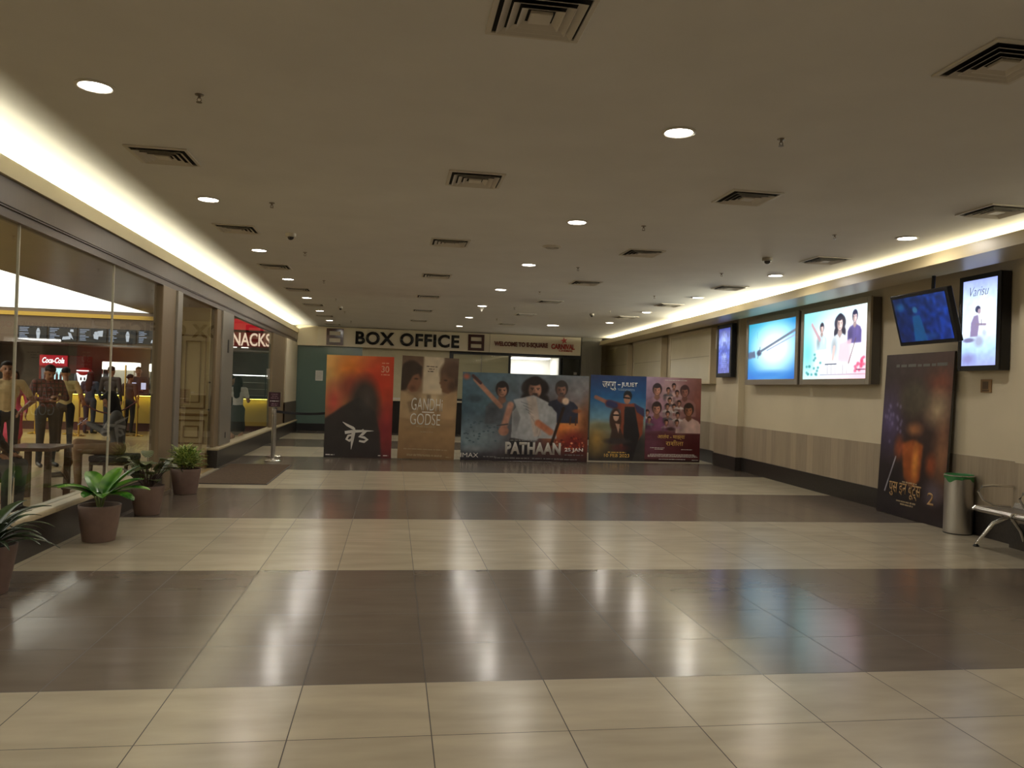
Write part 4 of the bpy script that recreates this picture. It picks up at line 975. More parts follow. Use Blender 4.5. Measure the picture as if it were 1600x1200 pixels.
# patterned round leaves
t = pot('potted_plant', 'potted plant with round dark-striped leaves', -2.585, 8.95, .17, .315, .125)
b = MB(); s_ = MB(); rnd = random.Random(12)
for k in range(30):
    az = k*2.399; rr = .04+.13*((k % 6)/5); z = .36+.25*rnd.random(); tip = Vector((rr*math.cos(az)*1.2, rr*math.sin(az)*1.2, z))
    s_.tube([(.02*math.cos(az), .02*math.sin(az), .27), (tip.x*.6, tip.y*.6, .27+(z-.27)*.6), tuple(tip)], .004, 6)
    leaf(b, tip, az, rnd.uniform(.1, 1.3), rnd.uniform(.13, .18), rnd.uniform(.11, .14), rnd.uniform(.5, 1.3), 'round', .06, n=10)
b.build('foliage', leafmat('striped_leaf', S(30, 36, 20), S(112, 122, 74), 14, .4, True), t, smooth=True)
s_.build('stems', mat('dark_stem', S(70, 50, 44), .6), t, smooth=True)
# rosettes of narrow variegated leaves
t = pot('potted_plant', 'potted plant with dense narrow yellow-green leaves, beside the door mat', -2.60, 10.58, .182, .325, .14)
b = MB(); s_ = MB(); rnd = random.Random(5)
for c in range(11):
    ca = c*2.399; cr = .105*math.sqrt(c/10); bx, by = cr*math.cos(ca), cr*math.sin(ca); zt = .40+.07*rnd.random()
    s_.tube([(bx*.6, by*.6, .27), (bx, by, zt)], .007, 6)
    for k in range(16):
        az = k*2.399+c; leaf(b, (bx, by, zt-.008*k+.03), az, 1.15-.05*k, rnd.uniform(.16, .23), .034, rnd.uniform(.4, 1.0), 'lance', .2, n=6)
b.build('foliage', leafmat('variegated_leaf', S(74, 116, 46), S(196, 206, 120), 45, .4), t, smooth=True)
s_.build('stems', mat('dark_stem', S(70, 50, 44), .6), t, smooth=True)

# panelled jamb beside the glass door
M_creampanel = mat('cream_panel_paint', S(186, 164, 118), .45); M_goldtrim = mat('antique_gold_moulding', S(128, 96, 48), .4)
t = thing('panelled_pilaster', 'cream panelled pilaster with gold mouldings beside the glass shop door', 'pilaster', (-3.24, 13.62, 0)); t['kind'] = 'structure'
MB().box(-.28, .21, -.06, .0, 0, 2.65).build('shaft', M_creampanel, t)
MB().box(-.30, .225, -.12, .0, 0, .26).build('base_block', M_goldtrim, t, bevel=.01)
for z0, z1, xx in ((.40, .80, .22), (.98, 2.2, .22)):
    b = MB(); b.frame(-.25, .17, z0, z1, .022, -.085, -.058); b.build('moulding', M_goldtrim, t, bevel=.006)
    b = MB(); b.frame(-.16, .08, z0+.10, z1-.10, .014, -.078, -.058); b.build('inner_moulding', M_goldtrim, t, bevel=.004)
MB().box(-.29, .215, -.085, -.055, .86, .90).build('dado_rail', M_goldtrim, t, bevel=.008)

# ================================================================== CAFE BEHIND THE GLASS
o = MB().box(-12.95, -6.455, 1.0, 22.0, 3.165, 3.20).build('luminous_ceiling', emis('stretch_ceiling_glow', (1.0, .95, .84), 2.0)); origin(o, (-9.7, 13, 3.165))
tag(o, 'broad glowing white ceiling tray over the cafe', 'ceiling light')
YC = 22.0
bh = thing('menu_bulkhead', 'brown bulkhead with a yellow lit lip above the snack counter', 'bulkhead', (-8.0, YC, 2.28))
M_bulk = mat('bulkhead_brown', S(108, 90, 74), .45)
MB().box(-4.97, 3.4, 0, 2.6, 0, .87).build('face', M_bulk, bh); pass
MB().box(-4.97, 4.66, -.10, -.001, .69, .79).build('lip', mat('yellow_lip', S(206, 168, 64), .4), bh)
MB().box(3.42, 4.66, 0, 2.6, 0, .50).build('side_face', M_bulk, bh)
M_scr = mat('menu_screen_black', S(20, 22, 30), .25)
M_menuglow = emis('menu_text_glow', S(190, 205, 235), .7); M_food = emis('menu_food_glow', S(225, 232, 245), .75)
rnd = random.Random(20); names = ['leftmost', 'second from left', 'third from left', 'fourth from left', 'fifth from left', 'sixth from left', 'rightmost']
for k in range(5):
    w = .70; x = -9.66+k*.73
    t = thing('menu_screen', '%s dark menu screen above the snack counter' % names[min(k, 6) if k < 4 else 6], 'menu screen', (x+w/2, YC-.045, 2.33), group='menu screens above the counter')
    scn = MB().box(-w/2, w/2, 0, .04, 0, .37).build('screen', M_scr, t, bevel=.004)
    b = MB(); zz = .33
    for r in range(7):
        b.box(-w/2+.04, -w/2+.04+rnd.uniform(.10, .24), -.002, 0, zz-.016, zz); zz -= .042 if r != 2 else .06
    b.build('menu_lines', M_menuglow, scn)
    b = MB(); cx = w*.2
    if k % 3 == 0: b.prism([(cx-.03, .05), (cx+.03, .05), (cx+.05, .22), (cx-.05, .22)], -.002, 0); b.prism([(cx-.05, .23), (cx+.05, .23), (cx+.02, .32), (cx-.02, .32)], -.002, 0)
    elif k % 3 == 1: b.prism([(cx-.15, .04), (cx+.06, .06), (cx+.05, .14), (cx-.13, .12)], -.002, 0); b.prism([(cx+.02, .14), (cx+.13, .05), (cx+.06, .22), (cx-.01, .24)], -.002, 0); b.prism([(cx+.04, .26), (cx+.13, .25), (cx+.12, .32), (cx+.05, .32)], -.002, 0)
    else: b.prism([(cx-.10, .10), (cx+.0, .08), (cx+.02, .22), (cx-.12, .22)], -.002, 0); b.prism([(cx+.02, .16), (cx+.11, .16), (cx+.12, .32), (cx-.02, .30)], -.002, 0); b.sphere((cx-.05, -.001, .25), .05, 8, (1, .04, .7))
    b.build('food_picture', M_food, scn)
# counter
M_yellow = mat('yellow_counter_front', S(176, 150, 74), .4); M_top = mat('dark_counter_top', S(40, 34, 32), .25)
ct = thing('snack_counter', 'long yellow fronted snack counter with a dark top and dark red base', 'counter', (-7.4, 22.25, 0))
MB().box(-4.5, 4.05, .02, .7, .22, .95).build('front_panel', M_yellow, ct)
MB().box(-4.5, 4.05, .06, .7, 0, .22).build('plinth', mat('dark_red_plinth', S(72, 34, 28), .4), ct)
MB().box(-4.5, 4.05, -.10, .72, .965, 1.02).build('worktop', M_top, ct, bevel=.006)
MB().box(-4.5, 4.05, -.07, -.045, .950, .962).build('led_strip', emis('counter_led', (1, .86, .16), 7), ct)
area_light('counter_led_light', (-7.6, 22.25-.06, .945), (0, 0, 0), 8.4, .03, 9, (1, .85, .15), 160)
# cold drink fridge
M_redp = mat('red_plastic', S(176, 20, 34), .35); M_redglow = emis('red_header_glow', S(205, 20, 45), .75); M_logowhite = emis('white_logo_glow', (1, 1, 1), 1.6)
f = thing('drinks_fridge', 'red drinks fridge with a glowing header and lit bottles behind its glass', 'fridge', (-9.45, 23.65, 0))
b = MB(); b.box(-.37, .37, .62, .66, 0, 2.0); b.box(-.37, -.33, 0, .62, 0, 2.0); b.box(.33, .37, 0, .62, 0, 2.0); b.box(-.33, .33, 0, .62, 0, .22); b.box(-.33, .33, .0, .62, 1.66, 2.0)
b.build('cabinet', M_redp, f)
hdr = MB().box(-.36, .36, -.02, 0, 1.70, 1.99).build('header', M_redglow, f)
text('lettering', 'Coca-Cola', M_logowhite, (0, -.021, 1.85), hdr, w=.58, h=.16, shear=.3, bold=.03, extrude=.003)
MB().box(-.32, .32, .57, .6, .24, 1.64).build('lit_back', emis('fridge_glow', (.62, .93, 1), 1.5), f)
for z in (.28, .62, .96, 1.30): MB().box(-.32, .32, .06, .56, z, z+.012).build('shelf', M_ring, f)
fd = MB().frame(-.35, .35, .20, 1.68, .045, -.03, -.002).build('door', M_redp, f); MB().box(-.305, .305, -.02, -.012, .25, 1.63).build('door_glass', M_glass, fd)
cols = [S(40, 30, 28), S(150, 24, 30), S(150, 24, 30), S(40, 110, 60)]
bt = None
for r, z in enumerate((.632, .972, 1.312)):
    for i in range(6):
        x = -.25+.10*i
        b = MB().lathe([(.030, 0), (.032, .02), (.031, .13), (.012, .19), (.012, .225)], n=12)
        o = b.build('drink_bottle', mat('bottle_%d' % r, cols[r], .2), None, smooth=True); o.location = (-9.45+x, 23.65+.12, z)
        tag(o, ['dark drink bottle in the row on the lower shelf of the lit red fridge', 'red drink bottle in the row on the middle shelf of the lit red fridge', 'red drink bottle in the row on the top shelf of the lit red fridge'][r], 'bottle', 'bottles inside the red fridge, shelf %d' % (r+1))
f = thing('drinks_fridge', 'dark red tall cabinet right beside the lit drinks fridge', 'fridge', (-8.86, 23.70, 0))
MB().box(-.20, .20, 0, .6, 0, 2.0).build('cabinet', mat('deep_red_panel', S(120, 26, 30), .4), f, bevel=.01); MB().box(-.19, .19, -.012, -.001, 1.74, 1.97).build('header', mat('deep_red_header', S(96, 22, 28), .4), f)
MB().box(.15, .165, -.03, -.001, .9, 1.4).build('handle', M_greypanel, f)
# soda fountain
f = thing('soda_fountain', 'soda fountain with a red dome and white glowing front on the snack counter', 'drink dispenser', (-8.28, 22.62, 1.021))
MB().box(-.19, .19, -.05, .22, 0, .06).build('drip_tray', M_black, f); MB().prism([(-.08, .06), (.08, .06), (.16, .44), (.18, .50), (-.18, .50), (-.16, .44)], -.02, .2).build('front_panel', emis('fountain_glow', (1, 1, 1), 1.5), f)
MB().sphere((0, .08, .52), .2, 14, (1, .7, .62)).build('red_dome', M_redp, f, smooth=True); MB().box(-.15, .15, -.075, -.05, .545, .575).build('white_wave', M_logowhite, f)
for s in (-1, 1): MB().lathe([(.018, .30), (.02, .38)], (s*.045, -.04, 0), 10).build('nozzle', M_black, f)
f = thing('coffee_machine', 'black machine with pale lettering left of the soda fountain', 'drink dispenser', (-8.63, 22.62, 1.021))
MB().box(-.14, .14, -.05, .25, 0, .48).build('body', M_black, f, bevel=.015); scribble('lettering', M_menuglow, [(-.07, -.01, .40-.03*i) for i in range(8)], f, -.052, 41, .02)
# warming cabinets with lit headers
M_warm = emis('warm_header_glow', (1, .93, .8), 2.2)
def warmer(x, w, label, hz):
    f = thing('popcorn_warmer', label, 'food warmer', (x, 23.3, 0))
    MB().box(-w/2, w/2, 0, .55, .0, 1.0).build('base_cabinet', M_greypanel, f)
    b = MB()
    for sx in (-1, 1):
        for yy in (.02, .53): b.box(sx*(w/2-.015)-.015, sx*(w/2-.015)+.015, yy-.015, yy+.015, 1.0, hz)
    b.build('posts', M_chrome, f); MB().box(-w/2, w/2, -.02, .55, hz, hz+.22).build('lit_header', M_warm, f, bevel=.02)
    MB().box(-w/2+.03, w/2-.03, .0, .006, 1.02, hz-.01).build('glass_front', M_glass, f); MB().box(-w/2+.03, w/2-.03, .50, .52, 1.0, hz).build('back_panel', M_ring, f)
    b = MB(); rnd = random.Random(int(w*100))
    for i in range(110):
        px_ = rnd.uniform(-w/2+.06, w/2-.06); py_ = rnd.uniform(.05, .45); b.sphere((px_, py_, 1.02+rnd.random()*.16*(1-abs(px_)/(w/2))+.02), rnd.uniform(.018, .03), 5)
    o = b.build('popcorn', mat('popcorn', S(226, 206, 150), .8)); o.location = (x, 23.3, 0)
    origin(o, (0, 0, 1.0)); o.location = (x, 23.3, 1.0)
    tag(o, 'heap of pale popcorn inside %s' % label, 'popcorn', kind='stuff')
warmer(-7.62, .86, 'glass popcorn warmer with a wide glowing header, centre of the counter', 1.64)
warmer(-6.46, .70, 'glass popcorn warmer with a white glowing header, right end of the counter', 1.62)
# point-of-sale screens
for x, lab in ((-6.93, 'small bright till screen facing the customers, left of its neighbour'), (-6.68, 'small bright till screen facing the customers, near the uniformed seller')):
    s = thing('till_screen', lab, 'till', (x, 22.42, 1.021))
    MB().box(-.06, .06, -.04, .06, 0, .015).build('foot', M_black, s); MB().box(-.012, .012, 0, .02, .015, .1).build('stand', M_black, s)
    MB().box(-.075, .075, 0, .02, .09, .30).build('casing', M_black, s, bevel=.004); MB().box(-.062, .062, -.003, 0, .105, .285).build('display', emis('till_glow', S(215, 215, 250), 1.0), s)
# snacks sign and its counter display
sn_dx = .10
sn = thing('snacks_sign', 'glowing red-backed SNACKS sign hanging in the cafe', 'sign', (-3.98, YC-.12, 2.565))
MB().box(-.80, .64, 0, .05, -.21, .20).build('backing', mat('sign_brown', S(100, 60, 44), .4), sn)
text('lettering', 'SNACKS', emis('snacks_letter_glow', (1, .74, .55), 1.25), (.10, -.023, 0), sn, w=1.15, h=.35, bold=.012, extrude=.03)
MB().box(-.78, .62, -.022, -.002, -.20, .19).build('red_glow_panel', emis('snacks_red_glow', S(190, 20, 16), .22), sn)
o = MB().box(-.85, .67, -.03, -.001, -.13, .16).build('red_banner', emis('red_banner_glow', S(220, 26, 44), .8)); o.location = (-4.0, YC-.101, 2.95)
tag(o, 'plain glowing red band above the SNACKS sign', 'sign panel')
for x in (-.30, .0):
    MB().box(x-.09, x+.09, -.02, .02, -.23, -.211).build('tube_light', emis('tube_glow', (1, .95, .85), 3), sn)
f = thing('display_case', 'bright glass food display case on the counter below the SNACKS sign', 'display case', (-3.95, 22.45, 1.021))
b = MB(); b.frame(-.46, .46, 0, .62, .025, 0, .025); b.frame(-.46, .46, 0, .62, .025, .4, .425); b.build('frame', M_black, f)
MB().box(-.43, .43, .02, .4, .57, .60).build('lit_top', emis('case_glow', (1, 1, .95), 4), f)
for z in (.02, .2, .38): MB().box(-.43, .43, .03, .39, z, z+.008).build('shelf', M_ring, f)
MB().box(-.43, .43, .01, .016, .03, .57).build('glass_front', M_glass, f)
# brass rope posts
def rope_post(x, y, label):
    t = thing('rope_post', label, 'rope post', (x, y, 0), group='brass rope posts')
    MB().lathe([(.16, 0), (.162, .01), (.12, .03), (.03, .05)], n=28).build('base', M_brass, t, smooth=True)
    MB().lathe([(.022, .04), (.022, .90), (.034, .905), (.034, .93), (.02, .94)], n=18).build('pole', M_brass, t, smooth=True)
    MB().sphere((0, 0, .975), .042, 10).build('ball_top', M_brass, t, smooth=True); return t
RP = [(-8.6, 20.6), (-7.83, 20.65), (-7.42, 20.1), (-6.23, 20.5), (-6.55, 20.55)]
rope_post(*RP[1], 'brass rope post between the man in maroon and the counter queue'); rope_post(*RP[3], 'brass rope post at the right, near the shop front frame')
rope_post(*RP[2], 'brass rope post half hidden by the dark-clothed customers'); rope_post(*RP[0], 'brass rope post hidden behind the man in maroon')
rp = thing('brass_pole', 'tall thin brass pole standing beside the customer queue', 'pole', (RP[4][0], RP[4][1], 0))
MB().lathe([(.15, 0), (.15, .012), (.03, .04)], n=24).build('base', M_brass, rp, smooth=True); MB().lathe([(.02, .03), (.02, 1.72), (.012, 1.75)], n=16).build('shaft', M_brass, rp, smooth=True)
def rope(a, c, label):
    a, c = Vector((*a, .86)), Vector((*c, .86)); pts = []
    for i in range(17):
        u = i/16; p_ = a.lerp(c, u); p_.z -= .30*4*u*(1-u); pts.append(tuple(p_))
    o = MB().tube(pts, .018, 8).build('queue_rope', mat('dark_red_rope', S(70, 26, 24), .8), None, smooth=True); origin(o, pts[0]); tag(o, label, 'rope')
rope((RP[0][0]+.025, RP[0][1]), (RP[1][0]-.025, RP[1][1]), 'dark red rope sagging left from the brass post behind the man in maroon')
rope((RP[2][0]+.02, RP[2][1]+.01), (RP[3][0]-.025, RP[3][1]-.01), 'dark red rope sagging between the customers and the right brass post')
# table, chairs
M_wood = mat('dark_brown_wood', S(74, 52, 36), .35, noise=.25, nscale=10, stretch=(1, 1, 6)); M_seatf = mat('dark_upholstery', S(52, 44, 44), .8)
t = thing('cafe_table', 'dark wooden cafe table between the two seated people', 'table', (-4.07, 9.85, 0))
MB().box(-.30, .26, -.33, .33, .60, .64).build('tabletop', mat('table_top_wood', S(104, 82, 70), .18), t, bevel=.006)
for sx in (-1, 1):
    for sy in (-1, 1): MB().box(sx*.22-.03, sx*.22+.03, sy*.27-.03, sy*.27+.03, 0, .598).build('leg', M_wood, t)
def chair(x, y, rz, label, back=True, w=.48):
    t = thing('cafe_chair', label, 'chair', (x, y, 0), rz)
    MB().box(-w/2, w/2, -.24, .24, .37, .45).build('seat', M_seatf, t, bevel=.02)
    b = MB(); b.box(-w/2+.01, w/2-.01, -.23, .23, .33, .369); b.build('seat_rail', M_wood, t)
    for sx in (-1, 1):
        for sy in (-1, 1): MB().tube([(sx*(w/2-.03), sy*.21, .35), (sx*(w/2-.02), sy*.22, 0)], [.025, .016], 8).build('leg', M_wood, t)
    if back:
        b = MB(); b.hexa([(-w/2+.02, .20, .47), (w/2-.02, .20, .47), (w/2-.02, .245, .47), (-w/2+.02, .245, .47), (-w/2+.02, .27, .86), (w/2-.02, .27, .86), (w/2-.02, .315, .86), (-w/2+.02, .315, .86)])
        b.build('backrest', M_seatf, t, bevel=.015)
    return t
F80 = math.radians(80)
chair(-3.58, 10.95, PI*.5, 'dark stool-like chair under the woman looking at her phone', False, .54)
chair(-4.25, 8.86, F80, 'dark upholstered chair with a back at the left edge, under the seated person in grey', True)

# ================================================================== PEOPLE
M_skin = mat('skin_brown', S(158, 112, 84), .5); M_hair = mat('black_hair', S(18, 15, 14), .65, spec=.2); M_eye = mat('eye_dark', S(24, 18, 16), .3); M_lip = mat('lip', S(130, 76, 66), .5)
M_shoe = mat('dark_shoe', S(28, 24, 22), .4)
def capsule(bm, a, c, r0, r1, flat=1.0, n=12):
    a, c = Vector(a), Vector(c); d = (c-a); L = d.length; d = d.normalized() if L > 1e-6 else Vector((0, 0, 1))
    u = d.orthogonal().normalized(); w = d.cross(u); rows = []
    prof = [(-r0*math.cos(t_), r0*math.sin(t_)) for t_ in (.02, .5, 1.0, PI/2)] + [(L+r1*math.sin(t_), r1*math.cos(t_)) for t_ in (0, .55, 1.05, PI/2-.02)]
    for z, r in prof:
        rg = []
        for i in range(n):
            o = u*(r*math.cos(2*PI*i/n))+w*(r*math.sin(2*PI*i/n)); o.y *= flat; rg.append(bm.verts.new(a+d*z+o))
        if rows:
            for k in range(n): bm.faces.new((rows[-1][k], rows[-1][(k+1) % n], rg[(k+1) % n], rg[k]))
        else: bm.faces.new(rg[::-1])
        rows.append(rg)
    bm.faces.new(rows[-1])
def seg_dist(P, a, c):
    a, c = np.array(a), np.array(c); ab = c-a; t_ = np.clip(((P-a)@ab)/max(1e-9, ab@ab), 0, 1); return np.linalg.norm(P-a-t_[:, None]*ab, axis=1), t_
def hand(caps, wrist, d, side, curl=.5):
    """palm, four bent fingers of different length and a thumb from the side of the palm"""
    d = Vector(d).normalized(); side = Vector(side); side = (side-d*side.dot(d)).normalized(); nrm = d.cross(side).normalized(); wv = Vector(wrist); pe = wv+d*.085
    for k in (-1, 1): caps.append((wv+side*.012*k, pe+side*.024*k, .017, .016, 'skin', 1))
    for k, L in enumerate((.068, .078, .072, .056)):
        p0 = pe+side*(-.030+.020*k); d1 = (d+nrm*curl*.6).normalized(); d2 = (d+nrm*curl*1.7).normalized()
        p1 = p0+d1*L*.5; caps.append((p0, p1, .0088, .0082, 'skin', 1)); caps.append((p1, p1+d2*L*.5, .0082, .007, 'skin', 1))
    t0 = wv+d*.03-side*.022; t1 = t0+(d*.6-side*.75+nrm*.3).normalized()*.04; caps.append((t0, t1, .011, .010, 'skin', 1)); caps.append((t1, t1+(d*.9-side*.2+nrm*.4).normalized()*.03, .010, .008, 'skin', 1))
def person(label, loc, rz, H, shirt, pants, J=None, hair='short', sleeve='short', shoes=None, skirt=None, group=None, voxel=.0095, hands=True, lean=0.0, apron=None):
    """J overrides joints (metres for a 1.7 m figure, facing -y)"""
    s = H/1.70
    j = dict(pel=(0, 0, .93), chest=(0, -.01, 1.26), neck=(0, .01, 1.44), head=(0, -.02, 1.585), gaze=(0, -1, -.05),
             shL=(.185, .01, 1.385), shR=(-.185, .01, 1.385), elL=(.235, .03, 1.10), elR=(-.235, .03, 1.10), wrL=(.235, -.05, .86), wrR=(-.235, -.05, .86),
             hipL=(.095, 0, .90), hipR=(-.095, 0, .90), knL=(.10, -.02, .49), knR=(-.10, -.02, .49), anL=(.10, .03, .085), anR=(-.10, .03, .085), toL=(.12, -.15, .035), toR=(-.12, -.15, .035))
    if J: j.update(J)
    if lean:
        for k in ('chest', 'neck', 'head', 'shL', 'shR'):
            v = j[k]; j[k] = (v[0], v[1]-lean*(v[2]-.93), v[2]-lean*lean*(v[2]-.93)*.4)
    j = {k: Vector(v)*s if k != 'gaze' else Vector(v) for k, v in j.items()}
    caps = []
    A = lambda a, c, r0, r1, tg, fl=1.0: caps.append((j[a] if isinstance(a, str) else a, j[c] if isinstance(c, str) else c, r0*s, r1*s, tg, fl))
    up = (j['neck']-j['pel']).normalized()
    A(j['pel']-Vector((.04*s, 0, 0)), j['pel']+Vector((.04*s, 0, 0)), .118, .118, 'pants', .82)
    A(j['pel']+up*.08*s, 'chest', .125, .140, 'shirt', .74); A(j['chest']-Vector((.05*s, 0, 0)), j['chest']+Vector((.05*s, 0, 0)), .125, .125, 'shirt', .76)
    A('shL', 'shR', .062, .062, 'shirt'); A(j['chest']+up*.06*s, j['neck']-up*.03*s, .125, .07, 'shirt', .72)
    A(j['neck']-up*.02*s, j['head']-Vector((0, -.015*s, .06*s)), .056, .052, 'skin')
    for q in 'LR':
        sl = {'short': .62, 'long': 2.0, 'none': 0}[sleeve]
        mid = j['sh'+q].lerp(j['el'+q], sl if sl < 1 else 1)
        if sl: A('sh'+q, mid, .062, .053, 'shirt')
        A(mid if sl and sl < 1 else 'sh'+q, 'el'+q, .046, .042, 'shirt' if sl > 1 else 'skin')
        A('el'+q, 'wr'+q, .043 if sl > 1 else .040, .033 if sl > 1 else .027, 'shirt' if sl > 1 else 'skin')
        d = j['wr'+q]-j['el'+q]
        if hands: hand(caps, j['wr'+q], d, Vector((0, 1, 0)) if abs(d.normalized().y) < .8 else Vector((1 if q == 'L' else -1, 0, 0)))
        else: A(j['wr'+q], j['wr'+q]+d.normalized()*.1*s, .03, .03, 'skin')
        A('hip'+q, 'kn'+q, .092, .062, 'pants'); A('kn'+q, 'an'+q, .062, .044, 'pants' if not skirt else 'skin')
        A(j['an'+q]-Vector((0, 0, .03*s)), 'to'+q, .042, .034, 'shoe', 1)
    if skirt:
        kn = (j['knL']+j['knR'])/2; A('pel', kn-Vector((0, 0, .05*s)), .15, .19, 'pants', .85)
    bm = bmesh.new()
    for a, c, r0, r1, tg, fl in caps: capsule(bm, a, c, r0, r1, fl)
    # head: skull, jaw, nose, ears
    g = j['gaze'].normalized(); sd = g.cross(Vector((0, 0, 1))).normalized(); hu = sd.cross(g).normalized(); hd = j['head']
    Rm = Matrix((sd, -g, hu)).transposed()
    def hp(x, y, z): return hd + Rm @ Vector((x*s, y*s, z*s))
    def ball(c, rx, ry, rz_):
        m = MB(); m.sphere((0, 0, 0), 1, 14); bmesh.ops.transform(m.bm, matrix=Matrix.Translation(c) @ Rm.to_4x4() @ Matrix.Diagonal((rx*s, ry*s, rz_*s, 1)), verts=m.bm.verts)
        tmp = bpy.data.meshes.new('x'); m.bm.to_mesh(tmp); m.bm.free(); bm.from_mesh(tmp); bpy.data.meshes.remove(tmp)
    ball(hp(0, .012, .03), .077, .096, .092); ball(hp(0, -.02, -.04), .062, .070, .078); ball(hp(0, -.045, -.088), .03, .032, .026)
    ball(hp(0, -.098, -.014), .013, .018, .016); ball(hp(0, -.088, .012), .009, .012, .03)
    for q in (-1, 1): ball(hp(q*.078, .01, -.01), .012, .022, .032)
    me = bpy.data.meshes.new('raw'); bmesh.ops.recalc_face_normals(bm, faces=bm.faces); bm.to_mesh(me); bm.free()
    o = bpy.data.objects.new('person_body', me); C.objects.link(o)
    rm = o.modifiers.new('r', 'REMESH'); rm.mode = 'VOXEL'; rm.voxel_size = voxel
    sm = o.modifiers.new('s', 'SMOOTH'); sm.factor = .5; sm.iterations = 3
    ev = o.evaluated_get(bpy.context.evaluated_depsgraph_get()); m2 = bpy.data.meshes.new_from_object(ev); bpy.data.objects.remove(o); bpy.data.meshes.remove(me)
    nf = len(m2.polygons); P = np.empty(nf*3, np.float32); m2.polygons.foreach_get('center', P); P = P.reshape(-1, 3)
    best = np.full(nf, 1e9); tgi = np.zeros(nf, np.int32); order = ['skin', 'shirt', 'pants', 'shoe', 'eye', 'lip']
    for a, c, r0, r1, tg, fl in caps:
        Q = P.copy(); aa, cc = np.array(a), np.array(c)
        d_, t_ = seg_dist(Q, aa, cc); d_ = d_/(r0+(r1-r0)*t_)*(1.0 if fl == 1 else 1.12); m_ = d_ < best; best[m_] = d_[m_]; tgi[m_] = order.index(tg)
    hc = np.array(hp(0, 0, 0)); near = (np.linalg.norm(P-hc, axis=1) < .15*s) & (P@np.array(hu) > (hc-np.array(hu)*.115*s)@np.array(hu)); tgi[near] = 0
    for q in (-1, 1): tgi[np.linalg.norm((P-np.array(hp(q*.032, -.078, .012))), axis=1) < .013*s] = 4
    lp = (P-np.array(hp(0, -.085, -.055)))@np.array(Rm); tgi[(abs(lp[:, 0]) < .026*s) & (abs(lp[:, 2]) < .008*s) & (abs(lp[:, 1]) < .03*s)] = 5
    if 'hide' in (J or {}): pass
    for x in (M_skin, shirt, pants, shoes or M_shoe, M_eye, M_lip): m2.materials.append(x)
    m2.polygons.foreach_set('material_index', tgi); m2.shade_smooth() if hasattr(m2, 'shade_smooth') else None; m2.update()
    t = thing('person', label, 'person', loc, rz, group)
    m2.name = 'body'; bo = bpy.data.objects.new('body', m2); C.objects.link(bo); bo.parent = t
    # hair as its own mesh
    hb = MB()
    def hball(c, rx, ry, rz_):
        m = MB(); m.sphere((0, 0, 0), 1, 14); bmesh.ops.transform(m.bm, matrix=Matrix.Translation(c) @ Rm.to_4x4() @ Matrix.Diagonal((rx*s, ry*s, rz_*s, 1)), verts=m.bm.verts)
        tmp = bpy.data.meshes.new('x'); m.bm.to_mesh(tmp); m.bm.free(); hb.bm.from_mesh(tmp); bpy.data.meshes.remove(tmp)
    hball(hp(0, .026, .050), .084, .092, .082); hball(hp(0, -.035, .088), .062, .05, .034)
    if hair == 'long':
        bk = Vector((g.x, g.y, 0)).normalized(); dn = lambda y, z: hd - bk*(y*s) + Vector((0, 0, z*s)); Rs = Rm; Rm = Matrix((sd, -bk, Vector((0, 0, 1)))).transposed()
        hball(dn(.05, -.04), .085, .065, .12); hball(dn(.085, -.19), .10, .055, .17); hball(dn(.09, -.32), .085, .045, .12)
        for q in (-1, 1): hball(hp(q*.075, .01, -.05), .022, .05, .11)
    elif hair == 'bun': hball(hp(0, .125, .03), .042, .042, .042)
    ho = hb.build('hair', M_hair, None, smooth=True)
    rm = ho.modifiers.new('r', 'REMESH'); rm.mode = 'VOXEL'; rm.voxel_size = .011; sm = ho.modifiers.new('s', 'SMOOTH'); sm.iterations = 3
    h2 = bpy.data.meshes.new_from_object(ho.evaluated_get(bpy.context.evaluated_depsgraph_get())); bpy.data.objects.remove(ho)
    if not h2.materials: h2.materials.append(M_hair)
    if hasattr(h2, 'shade_smooth'): h2.shade_smooth()
    ho = bpy.data.objects.new('hair', h2); C.objects.link(ho); ho.parent = t
    return t, j
def cloth(name, c, **k): return mat(name, S(*c), .8, noise=.12, nscale=14, **k)
def checks(name, c1, c2):
    m = bpy.data.materials.new(name); m.use_nodes = True; nt = m.node_tree; b = nt.nodes['Principled BSDF']; b.inputs['Roughness'].default_value = .8
    tc = nt.nodes.new('ShaderNodeTexCoord'); sp = nt.nodes.new('ShaderNodeSeparateXYZ'); nt.links.new(tc.outputs['Object'], sp.inputs[0])
    a = N(nt, 'LESS_THAN', N(nt, 'FRACT', N(nt, 'MULTIPLY', sp.outputs[0], 16)), .3); c = N(nt, 'LESS_THAN', N(nt, 'FRACT', N(nt, 'MULTIPLY', sp.outputs[2], 16)), .3)
    mx = nt.nodes.new('ShaderNodeMix'); mx.data_type = 'RGBA'; mx.inputs['A'].default_value = (*S(*c1), 1); mx.inputs['B'].default_value = (*S(*c2), 1)
    nt.links.new(N(nt, 'MAXIMUM', a, c), mx.inputs['Factor']); nt.links.new(mx.outputs['Result'], b.inputs['Base Color']); return m
F = lambda deg: math.radians(deg)      # rz = 0 faces the viewer (-y); +90 faces +x
M_jean = cloth('dark_trousers', (40, 42, 52)); M_blk = cloth('black_cloth', (30, 28, 30))
# man in cream shirt, hands on hips
t, j = person('person in a cream short-sleeved shirt and dark trousers, hands on hips', (-5.40, 12.0, 0), F(30), 1.63, cloth('cream_shirt', (212, 186, 138)), M_jean,
       J=dict(elL=(.36, .10, 1.13), elR=(-.36, .10, 1.13), wrL=(.20, -.04, .99), wrR=(-.20, -.04, .99)))
